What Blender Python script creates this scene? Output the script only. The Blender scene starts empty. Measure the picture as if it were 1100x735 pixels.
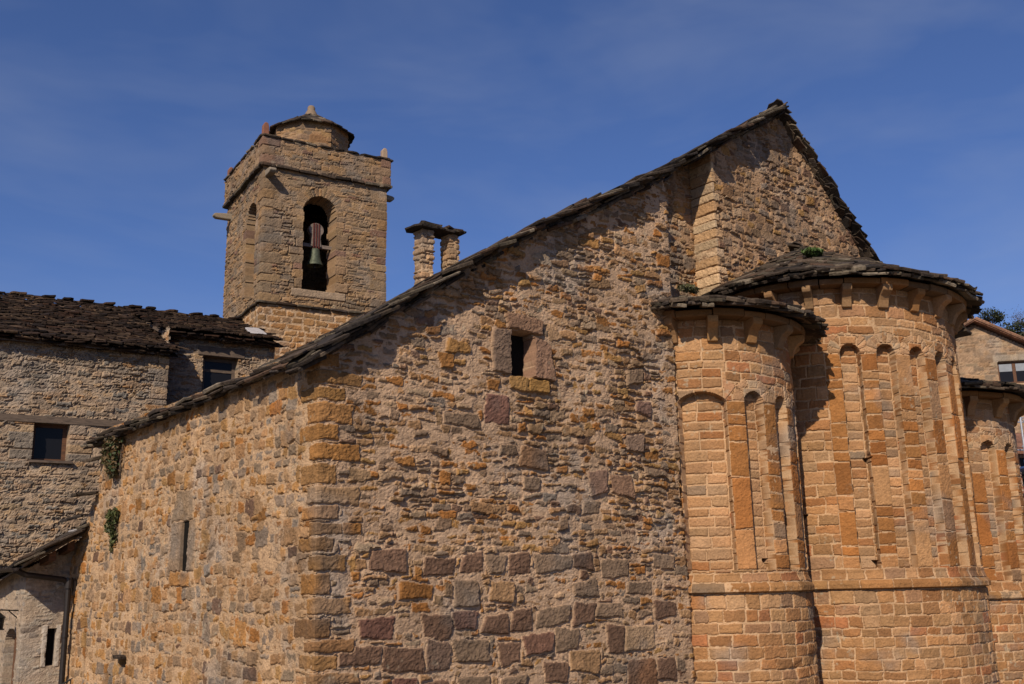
import bpy, math, random
import numpy as np
from mathutils import Vector, Matrix

R_ = math.radians
scene = bpy.context.scene
COL = scene.collection

# ------------------------------------------------------------------ camera
cam = bpy.data.cameras.new('camera')
cam.sensor_width = 36.0
cam.sensor_fit = 'HORIZONTAL'
cam.lens = 1120.0 / 1100.0 * 36.0
cam.clip_start = 0.1
cam.clip_end = 5000
camo = bpy.data.objects.new('camera', cam)
COL.objects.link(camo)
HEAD, PITCH, ROLL = R_(38.687), R_(13.166), R_(1.3)
fwd = Vector((math.sin(HEAD) * math.cos(PITCH), math.cos(HEAD) * math.cos(PITCH), math.sin(PITCH)))
rgt = Vector((math.cos(HEAD), -math.sin(HEAD), 0))
upv = rgt.cross(fwd)
cx_ = rgt * math.cos(ROLL) - upv * math.sin(ROLL)
cy_ = rgt * math.sin(ROLL) + upv * math.cos(ROLL)
M = Matrix((cx_, cy_, -fwd)).transposed().to_4x4()
M.translation = Vector((-5.639, -10.593, 1.65))
camo.matrix_world = M
scene.camera = camo

# ------------------------------------------------------------------ sky, sun, exposure
SUN_AZ, SUN_EL = 237.5, 35.5          # compass degrees from +Y, clockwise
world = bpy.data.worlds.new('World')
scene.world = world
world.use_nodes = True
wn, wl = world.node_tree.nodes, world.node_tree.links
wn.clear()
wout = wn.new('ShaderNodeOutputWorld')
wbg = wn.new('ShaderNodeBackground')
sky = wn.new('ShaderNodeTexSky')
sky.sky_type = 'NISHITA'
sky.sun_disc = False
sky.sun_elevation = R_(SUN_EL)
sky.sun_rotation = R_(SUN_AZ)
sky.altitude = 900
sky.air_density = 1.0
sky.dust_density = 1.1
sky.ozone_density = 2.5
wbg.inputs['Strength'].default_value = 0.050
# thin cirrus: a pale veil mixed into the sky by a stretched noise over the view direction
tc = wn.new('ShaderNodeTexCoord')
mp = wn.new('ShaderNodeMapping')
mp.inputs['Scale'].default_value = (1.2, 2.2, 5.0)
mp.inputs['Rotation'].default_value = (0.1, 0.25, 1.3)
cn = wn.new('ShaderNodeTexNoise')
cn.inputs['Scale'].default_value = 2.2
cn.inputs['Detail'].default_value = 4
cn.inputs['Roughness'].default_value = 0.55
cn.inputs['Distortion'].default_value = 0.3
cr = wn.new('ShaderNodeValToRGB')
cr.color_ramp.elements[0].position = 0.42
cr.color_ramp.elements[0].color = (0, 0, 0, 1)
cr.color_ramp.elements[1].position = 0.85
cr.color_ramp.elements[1].color = (0.26, 0.26, 0.26, 1)
mx = wn.new('ShaderNodeMixRGB')
mx.inputs['Color2'].default_value = (6.5, 7.2, 9.0, 1)
tint = wn.new('ShaderNodeMixRGB')
tint.blend_type = 'MULTIPLY'
tint.inputs['Fac'].default_value = 1.0
tint.inputs['Color2'].default_value = (1.06, 1.25, 1.80, 1)
wl.new(tc.outputs['Generated'], mp.inputs['Vector'])
wl.new(mp.outputs['Vector'], cn.inputs['Vector'])
wl.new(cn.outputs['Fac'], cr.inputs['Fac'])
wl.new(sky.outputs['Color'], tint.inputs['Color1'])
wl.new(tint.outputs['Color'], mx.inputs['Color1'])
wl.new(cr.outputs['Color'], mx.inputs['Fac'])
wl.new(mx.outputs['Color'], wbg.inputs['Color'])
wl.new(wbg.outputs['Background'], wout.inputs['Surface'])

sun = bpy.data.lights.new('sun', 'SUN')
sun.energy = 5.0
sun.angle = R_(0.5)
sun.color = (1.0, 0.86, 0.68)
suno = bpy.data.objects.new('sun', sun)
COL.objects.link(suno)
sd_ = Vector((math.sin(R_(SUN_AZ)) * math.cos(R_(SUN_EL)), math.cos(R_(SUN_AZ)) * math.cos(R_(SUN_EL)), math.sin(R_(SUN_EL))))
suno.rotation_euler = sd_.to_track_quat('Z', 'Y').to_euler()
suno.location = (-20, -20, 30)

scene.view_settings.view_transform = 'Standard'
scene.view_settings.look = 'None'
scene.view_settings.exposure = 0.14
scene.view_settings.gamma = 1.0
scene.cycles.max_bounces = 6
scene.cycles.use_denoising = True

# ------------------------------------------------------------------ helpers: objects
def tag(o, label=None, cat=None, group=None, kind=None):
    if label: o['label'] = label
    if cat: o['category'] = cat
    if group: o['group'] = group
    if kind: o['kind'] = kind
    return o

def empty(name, loc, rz=0.0, parent=None):
    o = bpy.data.objects.new(name, None)
    o.location = loc
    o.rotation_euler = (0, 0, rz)
    o.empty_display_size = 0.2
    COL.objects.link(o)
    if parent: o.parent = parent
    return o

def mesh_obj(name, verts, faces, mat, parent=None, cols=None, smooth=False):
    """verts are in world (or parent-local when the parent is an Empty away from the origin: see loc())"""
    me = bpy.data.meshes.new(name)
    v = np.asarray(verts, dtype=np.float32)
    if isinstance(faces, np.ndarray):
        n, k = faces.shape
        me.vertices.add(len(v)); me.vertices.foreach_set('co', v.ravel())
        me.loops.add(n * k); me.loops.foreach_set('vertex_index', faces.astype(np.int32).ravel())
        me.polygons.add(n)
        me.polygons.foreach_set('loop_start', np.arange(0, n * k, k, dtype=np.int32))
        me.update(calc_edges=True)
    else:
        me.from_pydata([tuple(map(float, p)) for p in v], [], faces)
        me.update()
    sm = np.full(len(me.polygons), bool(smooth)) if not isinstance(smooth, np.ndarray) else smooth
    me.polygons.foreach_set('use_smooth', sm)
    if cols is not None:
        c = np.ones((len(v), 4), dtype=np.float32); c[:, :3] = cols
        a = me.color_attributes.new('Col', 'FLOAT_COLOR', 'POINT')
        a.data.foreach_set('color', c.ravel())
    me.materials.append(mat)
    o = bpy.data.objects.new(name, me)
    COL.objects.link(o)
    if parent is not None:
        o.parent = parent
        o.matrix_parent_inverse = world_of(parent).inverted()
    return o

def world_of(o):
    m = Matrix.Translation(o.location) @ o.rotation_euler.to_matrix().to_4x4()
    if o.parent is not None:
        m = world_of(o.parent) @ o.matrix_parent_inverse @ m
    return m

class MB:
    """collects solids, then links them as ONE mesh object (coordinates in world space)"""
    def __init__(s, base=(0, 0, 0), rz=0.0):
        s.v, s.f, s.c = [], [], []
        s.base = Vector(base); s.rz = rz; s.rot = Matrix.Rotation(rz, 3, 'Z')
    def P(s, p): return s.rot @ Vector(p) + s.base
    def poly(s, verts, faces, col=(.5, .5, .5)):
        n = len(s.v)
        for p in verts: s.v.append(tuple(s.P(p))); s.c.append(col)
        for f in faces: s.f.append(tuple(i + n for i in f))
    def box(s, x0, y0, z0, x1, y1, z1, col=(.5, .5, .5), bev=0.0, jit=0.0, rng=None):
        if bev <= 0:
            p = [(x, y, z) for z in (z0, z1) for (x, y) in ((x0, y0), (x1, y0), (x1, y1), (x0, y1))]
            f = [(3, 2, 1, 0), (4, 5, 6, 7), (0, 1, 5, 4), (1, 2, 6, 5), (2, 3, 7, 6), (3, 0, 4, 7)]
        else:
            b = bev; p = []
            for z, i in ((z0, b), (z0 + b, 0), (z1 - b, 0), (z1, b)):
                for (x, y) in ((x0 + i + b, y0 + i), (x1 - i - b, y0 + i), (x1 - i, y0 + i + b), (x1 - i, y1 - i - b),
                               (x1 - i - b, y1 - i), (x0 + i + b, y1 - i), (x0 + i, y1 - i - b), (x0 + i, y0 + i + b)):
                    p.append((x, y, z))
            f = [tuple(range(7, -1, -1)), tuple(range(24, 32))]
            for r in range(3):
                for k in range(8):
                    f.append((r * 8 + k, r * 8 + (k + 1) % 8, r * 8 + 8 + (k + 1) % 8, r * 8 + 8 + k))
        if jit and rng:
            p = [(a + rng.uniform(-jit, jit), b_ + rng.uniform(-jit, jit), c + rng.uniform(-jit, jit)) for a, b_, c in p]
        s.poly(p, f, col)
    def prism(s, prof, frame, w, col):
        """prof: (a,b) pairs in the plane (ea,eb); extruded +-w/2 along ec; frame=(origin,ea,eb,ec)"""
        o, ea, eb, ec = [Vector(t) for t in frame]
        n = len(prof); v = []
        for sgn in (-.5, .5):
            for a, b in prof: v.append(o + ea * a + eb * b + ec * (w * sgn))
        f = [tuple(range(n - 1, -1, -1)), tuple(range(n, 2 * n))]
        for i in range(n):
            j = (i + 1) % n
            f.append((i, j, n + j, n + i))
        s.poly(v, f, col)
    def tube(s, a, b, r, n=8, col=(.5, .5, .5), r2=None):
        a, b = Vector(a), Vector(b); d = (b - a).normalized()
        x = d.orthogonal().normalized(); y = d.cross(x); r2 = r if r2 is None else r2
        v = []
        for p, rr in ((a, r), (b, r2)):
            for k in range(n):
                t = 2 * math.pi * k / n
                v.append(p + (x * math.cos(t) + y * math.sin(t)) * rr)
        f = [tuple(range(n - 1, -1, -1)), tuple(range(n, 2 * n))]
        for k in range(n): f.append((k, (k + 1) % n, n + (k + 1) % n, n + k))
        s.poly(v, f, col)
    def lathe(s, prof, o, n=24, col=(.5, .5, .5)):
        v, f = [], []
        for r, z in prof:
            for k in range(n):
                t = 2 * math.pi * k / n
                v.append((o[0] + r * math.cos(t), o[1] + r * math.sin(t), o[2] + z))
        m = len(prof)
        for i in range(m - 1):
            for k in range(n):
                f.append((i * n + k, i * n + (k + 1) % n, (i + 1) * n + (k + 1) % n, (i + 1) * n + k))
        s.poly(v, f, col)
    def slab(s, o, ex, ey, en, w, l, t, rng, col, ragged=0.05, n=3):
        """irregular split-stone slab: centre o, axes ex (width) ey (length) en (normal)"""
        o, ex, ey, en = Vector(o), Vector(ex), Vector(ey), Vector(en)
        pts = []
        hw, hl = w / 2, l / 2
        cut = [min(w, l) * rng.uniform(.03, .28) for _ in range(4)]
        cor = [(-hw, -hl), (hw, -hl), (hw, hl), (-hw, hl)]
        for i in range(4):
            p0, p1 = cor[i], cor[(i + 1) % 4]
            L = math.hypot(p1[0] - p0[0], p1[1] - p0[1]); d = ((p1[0] - p0[0]) / L, (p1[1] - p0[1]) / L)
            a, b = cut[i], L - cut[(i + 1) % 4]
            for k in range(n):
                q = a + (b - a) * k / (n - 1)
                j = rng.uniform(-ragged, ragged * .4)
                pts.append((p0[0] + d[0] * q + d[1] * j, p0[1] + d[1] * q - d[0] * j))
        m = len(pts); v = []
        bend = rng.uniform(-.02, .02)
        for hz, sc in ((-.5, .97), (.2, 1.0), (.5, .95)):
            for (a, b) in pts:
                v.append(o + ex * (a * sc) + ey * (b * sc) + en * (t * hz + bend * (a / max(hw, .01)) + rng.uniform(-.12, .12) * t))
        f = [tuple(range(m - 1, -1, -1)), tuple(range(2 * m, 3 * m))]
        for r in range(2):
            for k in range(m): f.append((r * m + k, r * m + (k + 1) % m, r * m + m + (k + 1) % m, r * m + m + k))
        s.poly(v, f, col)
    def build(s, name, mat, parent=None, smooth=False):
        return mesh_obj(name, s.v, s.f, mat, parent, np.array(s.c, dtype=np.float32), smooth)

# ------------------------------------------------------------------ helpers: noise
_tab = np.random.RandomState(7).rand(256, 256).astype(np.float32)
def vnoise(x, y, seed=0):
    x = x + seed * 17.31; y = y + seed * 9.77
    xi = np.floor(x).astype(np.int64); yi = np.floor(y).astype(np.int64)
    fx = (x - xi).astype(np.float32); fy = (y - yi).astype(np.float32)
    fx = fx * fx * fx * (fx * (fx * 6 - 15) + 10); fy = fy * fy * fy * (fy * (fy * 6 - 15) + 10)
    x0, x1, y0, y1 = xi & 255, (xi + 1) & 255, yi & 255, (yi + 1) & 255
    a = _tab[x0, y0]; b = _tab[x1, y0]; c = _tab[x0, y1]; d = _tab[x1, y1]
    return ((a * (1 - fx) + b * fx) * (1 - fy) + (c * (1 - fx) + d * fx) * fy) * 2 - 1
def fbm(x, y, sc, seed=0, o=4, g=.5):
    r = np.zeros(np.shape(x), dtype=np.float32); a = 1.0; t = 0
    for i in range(o):
        r += a * vnoise(x * sc, y * sc, seed + i * 3); t += a; a *= g; sc = sc * 2.03
    return r / t

# ------------------------------------------------------------------ helpers: stone walls (relief meshes)
class Path:
    """plan line walked with the outside on the right hand; rounded a little at corners"""
    def __init__(s, pts):
        p = np.array(pts, dtype=float)
        d = np.diff(p, axis=0); L = np.hypot(d[:, 0], d[:, 1])
        keep = np.concatenate([[True], L > 1e-6]); p = p[keep]
        d = np.diff(p, axis=0); L = np.hypot(d[:, 0], d[:, 1])
        d = d / L[:, None]; nrm = np.stack([d[:, 1], -d[:, 0]], 1)
        S = np.concatenate([[0], np.cumsum(L)])
        s.corner = S
        ss, pp, nn = [], [], []
        for i in range(len(L)):
            e = min(.012, L[i] * .45)
            for q in (0, e, L[i] - e):
                ss.append(S[i] + q); pp.append(p[i] + d[i] * q)
                if q == 0:
                    n = nrm[i] if i == 0 else nrm[i] + nrm[i - 1]
                    n = n / np.hypot(*n)
                else: n = nrm[i]
                nn.append(n)
        ss.append(S[-1]); pp.append(p[-1]); nn.append(nrm[-1])
        s.S = np.array(ss); s.p = np.array(pp); s.n = np.array(nn); s.L = S[-1]
    def at(s, q):
        x = np.interp(q, s.S, s.p[:, 0]); y = np.interp(q, s.S, s.p[:, 1])
        a = np.interp(q, s.S, s.n[:, 0]); b = np.interp(q, s.S, s.n[:, 1])
        m = np.hypot(a, b); m[m == 0] = 1
        return x, y, a / m, b / m

class Stone:
    __slots__ = ('q', 'col', 'h', 'b', 'tx', 'tz', 'lab', 'fix', 'gap', 'p')
    def __init__(s, q, col, h=0, b=.02, tx=0, tz=0, lab=0, fix=False, gap=.012, p=4):
        s.q = np.array(q, dtype=float); s.col = col; s.h = h; s.b = b; s.tx = tx; s.tz = tz; s.lab = lab; s.fix = fix; s.gap = gap; s.p = p

def pick(rng, pal):
    t = rng.uniform(0, sum(w for w, _ in pal))
    for w, c in pal:
        t -= w
        if t <= 0: break
    k = rng.uniform(.82, 1.18)
    j = rng.uniform(-.07, .07)
    return (c[0] * k * (1 + j), c[1] * k, c[2] * k * (1 - j))

def rect(a, b, c, d): return [(a, c), (b, c), (b, d), (a, d)]

def rubble(s0, s1, z0, z1, rng, pal, rh=(.08, .18), asp=(1.1, 3.0), gap=(.008, .03), jit=.16, h=(-.015, .012), b=(.015, .04),
           split=.18, big=.06, p=3.2, keep=None, rot=0.0):
    out = []
    z = z0
    while z < z1:
        r = rng.uniform(*rh)
        s = s0 - rng.uniform(0, .2)
        while s < s1:
            w = r * rng.uniform(*asp)
            cells = [(s, s + w, z, z + r)]
            if rng.random() < split and r > .09:
                k = rng.uniform(.35, .65); cells = [(s, s + w, z, z + r * k), (s, s + w, z + r * k, z + r)]
            elif rng.random() < big:
                cells = [(s - .03, s + w + .03, z - r * .25, z + r * 1.25)]
            for (a, bb, c, d) in cells:
                g = rng.uniform(*gap) * .5
                a, bb, c, d = a + g, bb - g, c + g, d - g
                if bb - a < .02 or d - c < .015: continue
                j = min(bb - a, d - c) * jit
                q = [(x + rng.uniform(-j, j), y + rng.uniform(-j, j)) for x, y in rect(a, bb, c, d)]
                if rot:
                    t = rng.uniform(-rot, rot); mx_, my_ = (a + bb) / 2, (c + d) / 2
                    q = [(mx_ + (x - mx_) * math.cos(t) - (y - my_) * math.sin(t), my_ + (x - mx_) * math.sin(t) + (y - my_) * math.cos(t)) for x, y in q]
                out.append(Stone(q, pick(rng, pal), rng.uniform(*h), rng.uniform(*b), rng.uniform(-.06, .06), rng.uniform(-.10, .10), p=p))
            s += w
        z += r
    return out

def ashlar(s0, s1, z0, z1, rng, pal, rh=(.15, .2), w=(.2, .42), gap=(.012, .028), jit=.01, h=(-.006, .006), b=(.008, .02), p=7, fix=False, lab=0):
    out = []
    z = z0
    while z < z1 - .02:
        r = rng.uniform(*rh)
        if z1 - z - r < rh[0] * .6: r = z1 - z
        s = s0 - (rng.uniform(0, .25) if not fix else 0)
        while s < s1:
            ww = rng.uniform(*w)
            g = rng.uniform(*gap) * .5
            q = [(x + rng.uniform(-jit, jit), y + rng.uniform(-jit, jit)) for x, y in rect(s + g, s + ww - g, z + g, z + r - g)]
            out.append(Stone(q, pick(rng, pal), rng.uniform(*h), rng.uniform(*b), rng.uniform(-.02, .02), rng.uniform(-.02, .02), p=p, fix=fix, lab=lab))
            s += ww
        z += r
    return out

def arch_stones(sc, zc, r0, r1, n, rng, pal, a0=0.0, a1=math.pi, **kw):
    out = []
    for k in range(n):
        t0, t1 = a0 + (a1 - a0) * k / n, a0 + (a1 - a0) * (k + 1) / n
        e = .010
        t0 += e / r1 * 1.4; t1 -= e / r1 * 1.4
        rr = r1 * rng.uniform(.92, 1.08)
        q = [(sc + r0 * math.cos(t0), zc + r0 * math.sin(t0)), (sc + rr * math.cos(t0), zc + rr * math.sin(t0)),
             (sc + rr * math.cos(t1), zc + rr * math.sin(t1)), (sc + r0 * math.cos(t1), zc + r0 * math.sin(t1))]
        out.append(Stone(q, pick(rng, pal), rng.uniform(-.004, .006), .012, fix=True, gap=.010, p=8, **kw))
    return out

def sheet(names, mats, parents, path, z0, z1, res, stones, seed, mortar, mlev=0.0, mrough=.012, warp=(.03, 1.6), warp2=.006, edge=.03, rough=.006,
          relief=None, facelab=None, mask=None, s_lim=None, dry=None, mvar=.12, stain=None, fade_ends=True, cvar=.16, coarse=1.0, zres=None, mort2=None, mort2_w=None, wfix=.008, weather=.34):
    """one continuous relief of stones and mortar along a plan path; faces sorted into objects by label"""
    sa, sb = s_lim or (0, path.L)
    mort0 = mortar
    n_s = max(2, int(round((sb - sa) / res)) + 1)
    s_ = np.linspace(sa, sb, n_s)
    cs = [c for c in path.corner if sa < c < sb and True]
    if len(cs) < 12:
        for c in cs: s_[np.argmin(np.abs(s_ - c))] = c
    n_z = max(2, int(round((z1 - z0) / (zres or res))) + 1)
    z_ = np.linspace(z0, z1, n_z)
    S, Z = np.meshgrid(s_, z_, indexing='ij')
    S = S.astype(np.float32); Z = Z.astype(np.float32)
    wa, wf = warp
    W1 = S + wa * fbm(S, Z, wf, seed + 1, 3) + warp2 * (fbm(S, Z, 22, seed + 2, 2) + 1.3 * fbm(S, Z, 8, seed + 3, 2))
    W2 = Z + wa * .7 * fbm(S, Z, wf, seed + 5, 3) + warp2 * (fbm(S, Z, 22, seed + 6, 2) + 1.3 * fbm(S, Z, 8, seed + 7, 2))
    # explicit stones see a weaker warp so that joints at corners and openings stay put
    F1 = S + wfix * fbm(S, Z, 12, seed + 2, 3); F2 = Z + wfix * fbm(S, Z, 12, seed + 6, 3)
    sd = np.full(S.shape, -1.0, np.float32); idx = np.full(S.shape, -1, np.int32)
    ds = (sb - sa) / (n_s - 1); dz = (z1 - z0) / (n_z - 1)
    for k, st in enumerate(stones):
        q = st.q
        m = .01 + (wa + warp2 if not st.fix else .03)
        i0 = int((q[:, 0].min() - m - sa) / ds); i1 = int((q[:, 0].max() + m - sa) / ds) + 2
        j0 = int((q[:, 1].min() - m - z0) / dz); j1 = int((q[:, 1].max() + m - z0) / dz) + 2
        i0, j0 = max(i0, 0), max(j0, 0); i1, j1 = min(i1, n_s), min(j1, n_z)
        if i0 >= i1 or j0 >= j1: continue
        A = (F1 if st.fix else W1)[i0:i1, j0:j1]; B = (F2 if st.fix else W2)[i0:i1, j0:j1]
        acc = np.zeros(A.shape, np.float32); mn = np.full(A.shape, 9.0, np.float32)
        area = 0.0
        for e in range(4):
            area += q[e, 0] * q[(e + 1) % 4, 1] - q[(e + 1) % 4, 0] * q[e, 1]
        sg = 1 if area > 0 else -1
        for e in range(4):
            a, b = q[e], q[(e + 1) % 4]
            L = math.hypot(b[0] - a[0], b[1] - a[1]) + 1e-9
            d = sg * ((b[0] - a[0]) * (B - a[1]) - (b[1] - a[1]) * (A - a[0])) / L
            mn = np.minimum(mn, d)
            acc += np.maximum(d, 1e-4) ** (-st.p)
        v = np.where(mn > 0, acc ** (-1.0 / st.p), mn)
        cur = sd[i0:i1, j0:j1]
        mm = (v > -st.gap) if st.fix else ((v > 0) & (v > cur))
        cur[mm] = v[mm]; idx[i0:i1, j0:j1][mm] = k
    n = len(stones)
    arr = lambda f: np.array([f(st) for st in stones] + [0.0], np.float32)
    hh, bb, tx, tz = arr(lambda t: t.h), arr(lambda t: t.b), arr(lambda t: t.tx), arr(lambda t: t.tz)
    mxx, mzz = arr(lambda t: t.q[:, 0].mean()), arr(lambda t: t.q[:, 1].mean())
    cc = np.array([st.col for st in stones] + [(0, 0, 0)], np.float32)
    e = np.clip(sd / edge, 0, 1); prof = np.sqrt(np.maximum(1 - (1 - e) ** 2, 0))
    nf = fbm(S, Z, 9 / coarse, seed + 11, 4, .6); nf2 = fbm(S, Z, 34 / coarse, seed + 15, 2)
    nr = 1 - np.abs(fbm(S, Z * 1.6, 16 / coarse, seed + 21, 3, .6)) * 2
    hs = hh[idx] + bb[idx] * prof + tx[idx] * (S - mxx[idx]) + tz[idx] * (Z - mzz[idx]) + rough * (nf + .6 * nf2 + .5 * nr)
    nm = fbm(S, Z, 5 / coarse, seed + 31, 5, .62)
    hm = mlev + mrough * (nm * 1.4 + .5 * nr)
    if dry is not None: hm = hm - dry(S, Z)
    inside = (sd > 0) & (hs > hm - .001)
    H = np.where(inside, np.maximum(hs, hm), hm)
    va = 1 + cvar * (1.3 * nf + .7 * nf2)
    big = fbm(S, Z, .9, seed + 41, 3)
    cst = cc[idx] * va[..., None]
    mort = np.array(mortar, np.float32)
    if mort2 is not None:
        mort = mort + (np.array(mort2, np.float32) - mort) * mort2_w(S, Z)[..., None]
    else: mort = mort[None, None]
    cmo = mort * (1 + mvar * (nm + .5 * nf2) + .08 * big)[..., None]
    C = np.where(inside[..., None], cst, cmo)
    st1 = np.clip(fbm(S, Z * .13, 4.2, seed + 91, 3) * 2.2 - .15, 0, 1) * np.clip(fbm(S, Z, .55, seed + 94, 2) * 2 + .6, 0, 1)
    C = C * (1 - weather * .55 * st1)[..., None]
    gm = np.clip(fbm(S, Z, 1.1, seed + 97, 4, .6) * 3.2 - .55, 0, 1) * weather * 1.3
    grey = C.mean(-1, keepdims=True) * np.array([1.06, .98, .90], np.float32)
    C = C + (grey * .92 - C) * np.clip(gm, 0, .75)[..., None]
    li = np.clip(fbm(S, Z, 15, seed + 99, 3) * 7 - 3.0, 0, 1) * np.clip(fbm(S, Z, .8, seed + 100, 2) * 3, 0, 1) * weather
    C = C + (np.array([.30, .26, .19], np.float32) - C) * np.clip(li * 1.6, 0, .7)[..., None]
    if stain is not None: C = stain(S, Z, C)
    C = np.clip(C, .01, .9)
    if relief is not None: H = H + relief(S, Z).astype(np.float32)
    x, y, nx, ny = path.at(s_)
    V = np.empty(S.shape + (3,), np.float32)
    V[..., 0] = x[:, None] + nx[:, None] * H; V[..., 1] = y[:, None] + ny[:, None] * H; V[..., 2] = Z
    ii, jj = np.meshgrid(np.arange(n_s - 1), np.arange(n_z - 1), indexing='ij')
    vi = lambda a, b: (a * n_z + b)
    F = np.stack([vi(ii, jj), vi(ii + 1, jj), vi(ii + 1, jj + 1), vi(ii, jj + 1)], -1).reshape(-1, 4)
    cS = (S[:-1, :-1] + S[1:, 1:]) * .5; cZ = (Z[:-1, :-1] + Z[1:, 1:]) * .5
    ok = np.ones(cS.shape, bool)
    if mask is not None: ok &= ~mask(cS, cZ)
    lab = np.zeros(cS.shape, np.int32)
    if facelab is not None: lab = facelab(cS, cZ)
    sl = np.array([st.lab for st in stones] + [0], np.int32)
    ls = sl[idx[:-1, :-1]]; lab = np.where(ls > 0, ls, lab)
    hv = H
    rngH = np.maximum.reduce([hv[:-1, :-1], hv[1:, :-1], hv[:-1, 1:], hv[1:, 1:]]) - np.minimum.reduce([hv[:-1, :-1], hv[1:, :-1], hv[:-1, 1:], hv[1:, 1:]])
    sm = np.zeros(rngH.size, bool)
    okf, labf = ok.ravel(), lab.ravel()
    Vf, Cf = V.reshape(-1, 3), C.reshape(-1, 3)
    res_o = {}
    for l in sorted(set(labf[okf].tolist())):
        sel = okf & (labf == l)
        f = F[sel]
        u, inv = np.unique(f, return_inverse=True)
        res_o[l] = (Vf[u], inv.reshape(-1, 4), Cf[u], sm[sel])
    objs = {}
    for l in sorted(res_o):
        v, f, c, s2 = res_o[l]
        nmn = names[l] if l in names else names[0]
        par = parents(l, objs)
        objs[l] = mesh_obj(nmn, v, f, mats, par, c, s2)
    return objs

# ------------------------------------------------------------------ materials
def new_mat(name):
    m = bpy.data.materials.new(name); m.use_nodes = True
    nt = m.node_tree; b = nt.nodes['Principled BSDF']
    return m, nt, b

def stone_mat(name, sc=45, amt=.22, bump=.5, dist=.012, rough=.92, tint=(1, 1, 1), soil=.18):
    m, nt, b = new_mat(name)
    N, L = nt.nodes, nt.links
    at = N.new('ShaderNodeAttribute'); at.attribute_name = 'Col'
    co = N.new('ShaderNodeTexCoord')
    n1 = N.new('ShaderNodeTexNoise'); n1.inputs['Scale'].default_value = sc; n1.inputs['Detail'].default_value = 6; n1.inputs['Roughness'].default_value = .65
    L.new(co.outputs['Object'], n1.inputs['Vector'])
    r1 = N.new('ShaderNodeMapRange'); r1.inputs['From Min'].default_value = .3; r1.inputs['From Max'].default_value = .7
    r1.inputs['To Min'].default_value = 1 - amt; r1.inputs['To Max'].default_value = 1 + amt
    L.new(n1.outputs['Fac'], r1.inputs['Value'])
    n2 = N.new('ShaderNodeTexNoise'); n2.inputs['Scale'].default_value = 1.3; n2.inputs['Detail'].default_value = 7; n2.inputs['Roughness'].default_value = .6
    L.new(co.outputs['Object'], n2.inputs['Vector'])
    r2 = N.new('ShaderNodeMapRange'); r2.inputs['From Min'].default_value = .3; r2.inputs['From Max'].default_value = .7
    r2.inputs['To Min'].default_value = 1 - soil; r2.inputs['To Max'].default_value = 1 + soil
    L.new(n2.outputs['Fac'], r2.inputs['Value'])
    mu = N.new('ShaderNodeMath'); mu.operation = 'MULTIPLY'
    L.new(r1.outputs['Result'], mu.inputs[0]); L.new(r2.outputs['Result'], mu.inputs[1])
    vm = N.new('ShaderNodeVectorMath'); vm.operation = 'SCALE'
    L.new(at.outputs['Color'], vm.inputs[0]); L.new(mu.outputs['Value'], vm.inputs['Scale'])
    vt = N.new('ShaderNodeVectorMath'); vt.operation = 'MULTIPLY'; vt.inputs[1].default_value = tint
    L.new(vm.outputs['Vector'], vt.inputs[0])
    L.new(vt.outputs['Vector'], b.inputs['Base Color'])
    b.inputs['Roughness'].default_value = rough
    b.inputs['Specular IOR Level'].default_value = .18
    n3 = N.new('ShaderNodeTexNoise'); n3.inputs['Scale'].default_value = sc * 1.9; n3.inputs['Detail'].default_value = 5; n3.inputs['Roughness'].default_value = .7
    L.new(co.outputs['Object'], n3.inputs['Vector'])
    bp = N.new('ShaderNodeBump'); bp.inputs['Strength'].default_value = bump; bp.inputs['Distance'].default_value = dist
    L.new(n3.outputs['Fac'], bp.inputs['Height']); L.new(bp.outputs['Normal'], b.inputs['Normal'])
    return m

def plain_mat(name, col, rough=.7, metal=0.0, sc=30, amt=.15, bump=.2, spec=.3):
    m, nt, b = new_mat(name)
    N, L = nt.nodes, nt.links
    co = N.new('ShaderNodeTexCoord')
    n1 = N.new('ShaderNodeTexNoise'); n1.inputs['Scale'].default_value = sc; n1.inputs['Detail'].default_value = 6
    L.new(co.outputs['Object'], n1.inputs['Vector'])
    cr_ = N.new('ShaderNodeValToRGB')
    cr_.color_ramp.elements[0].position = .3; cr_.color_ramp.elements[1].position = .7
    cr_.color_ramp.elements[0].color = tuple(c * (1 - amt) for c in col) + (1,)
    cr_.color_ramp.elements[1].color = tuple(min(1, c * (1 + amt)) for c in col) + (1,)
    L.new(n1.outputs['Fac'], cr_.inputs['Fac']); L.new(cr_.outputs['Color'], b.inputs['Base Color'])
    b.inputs['Roughness'].default_value = rough; b.inputs['Metallic'].default_value = metal; b.inputs['Specular IOR Level'].default_value = spec
    bp = N.new('ShaderNodeBump'); bp.inputs['Strength'].default_value = bump; bp.inputs['Distance'].default_value = .01
    L.new(n1.outputs['Fac'], bp.inputs['Height']); L.new(bp.outputs['Normal'], b.inputs['Normal'])
    return m

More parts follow.
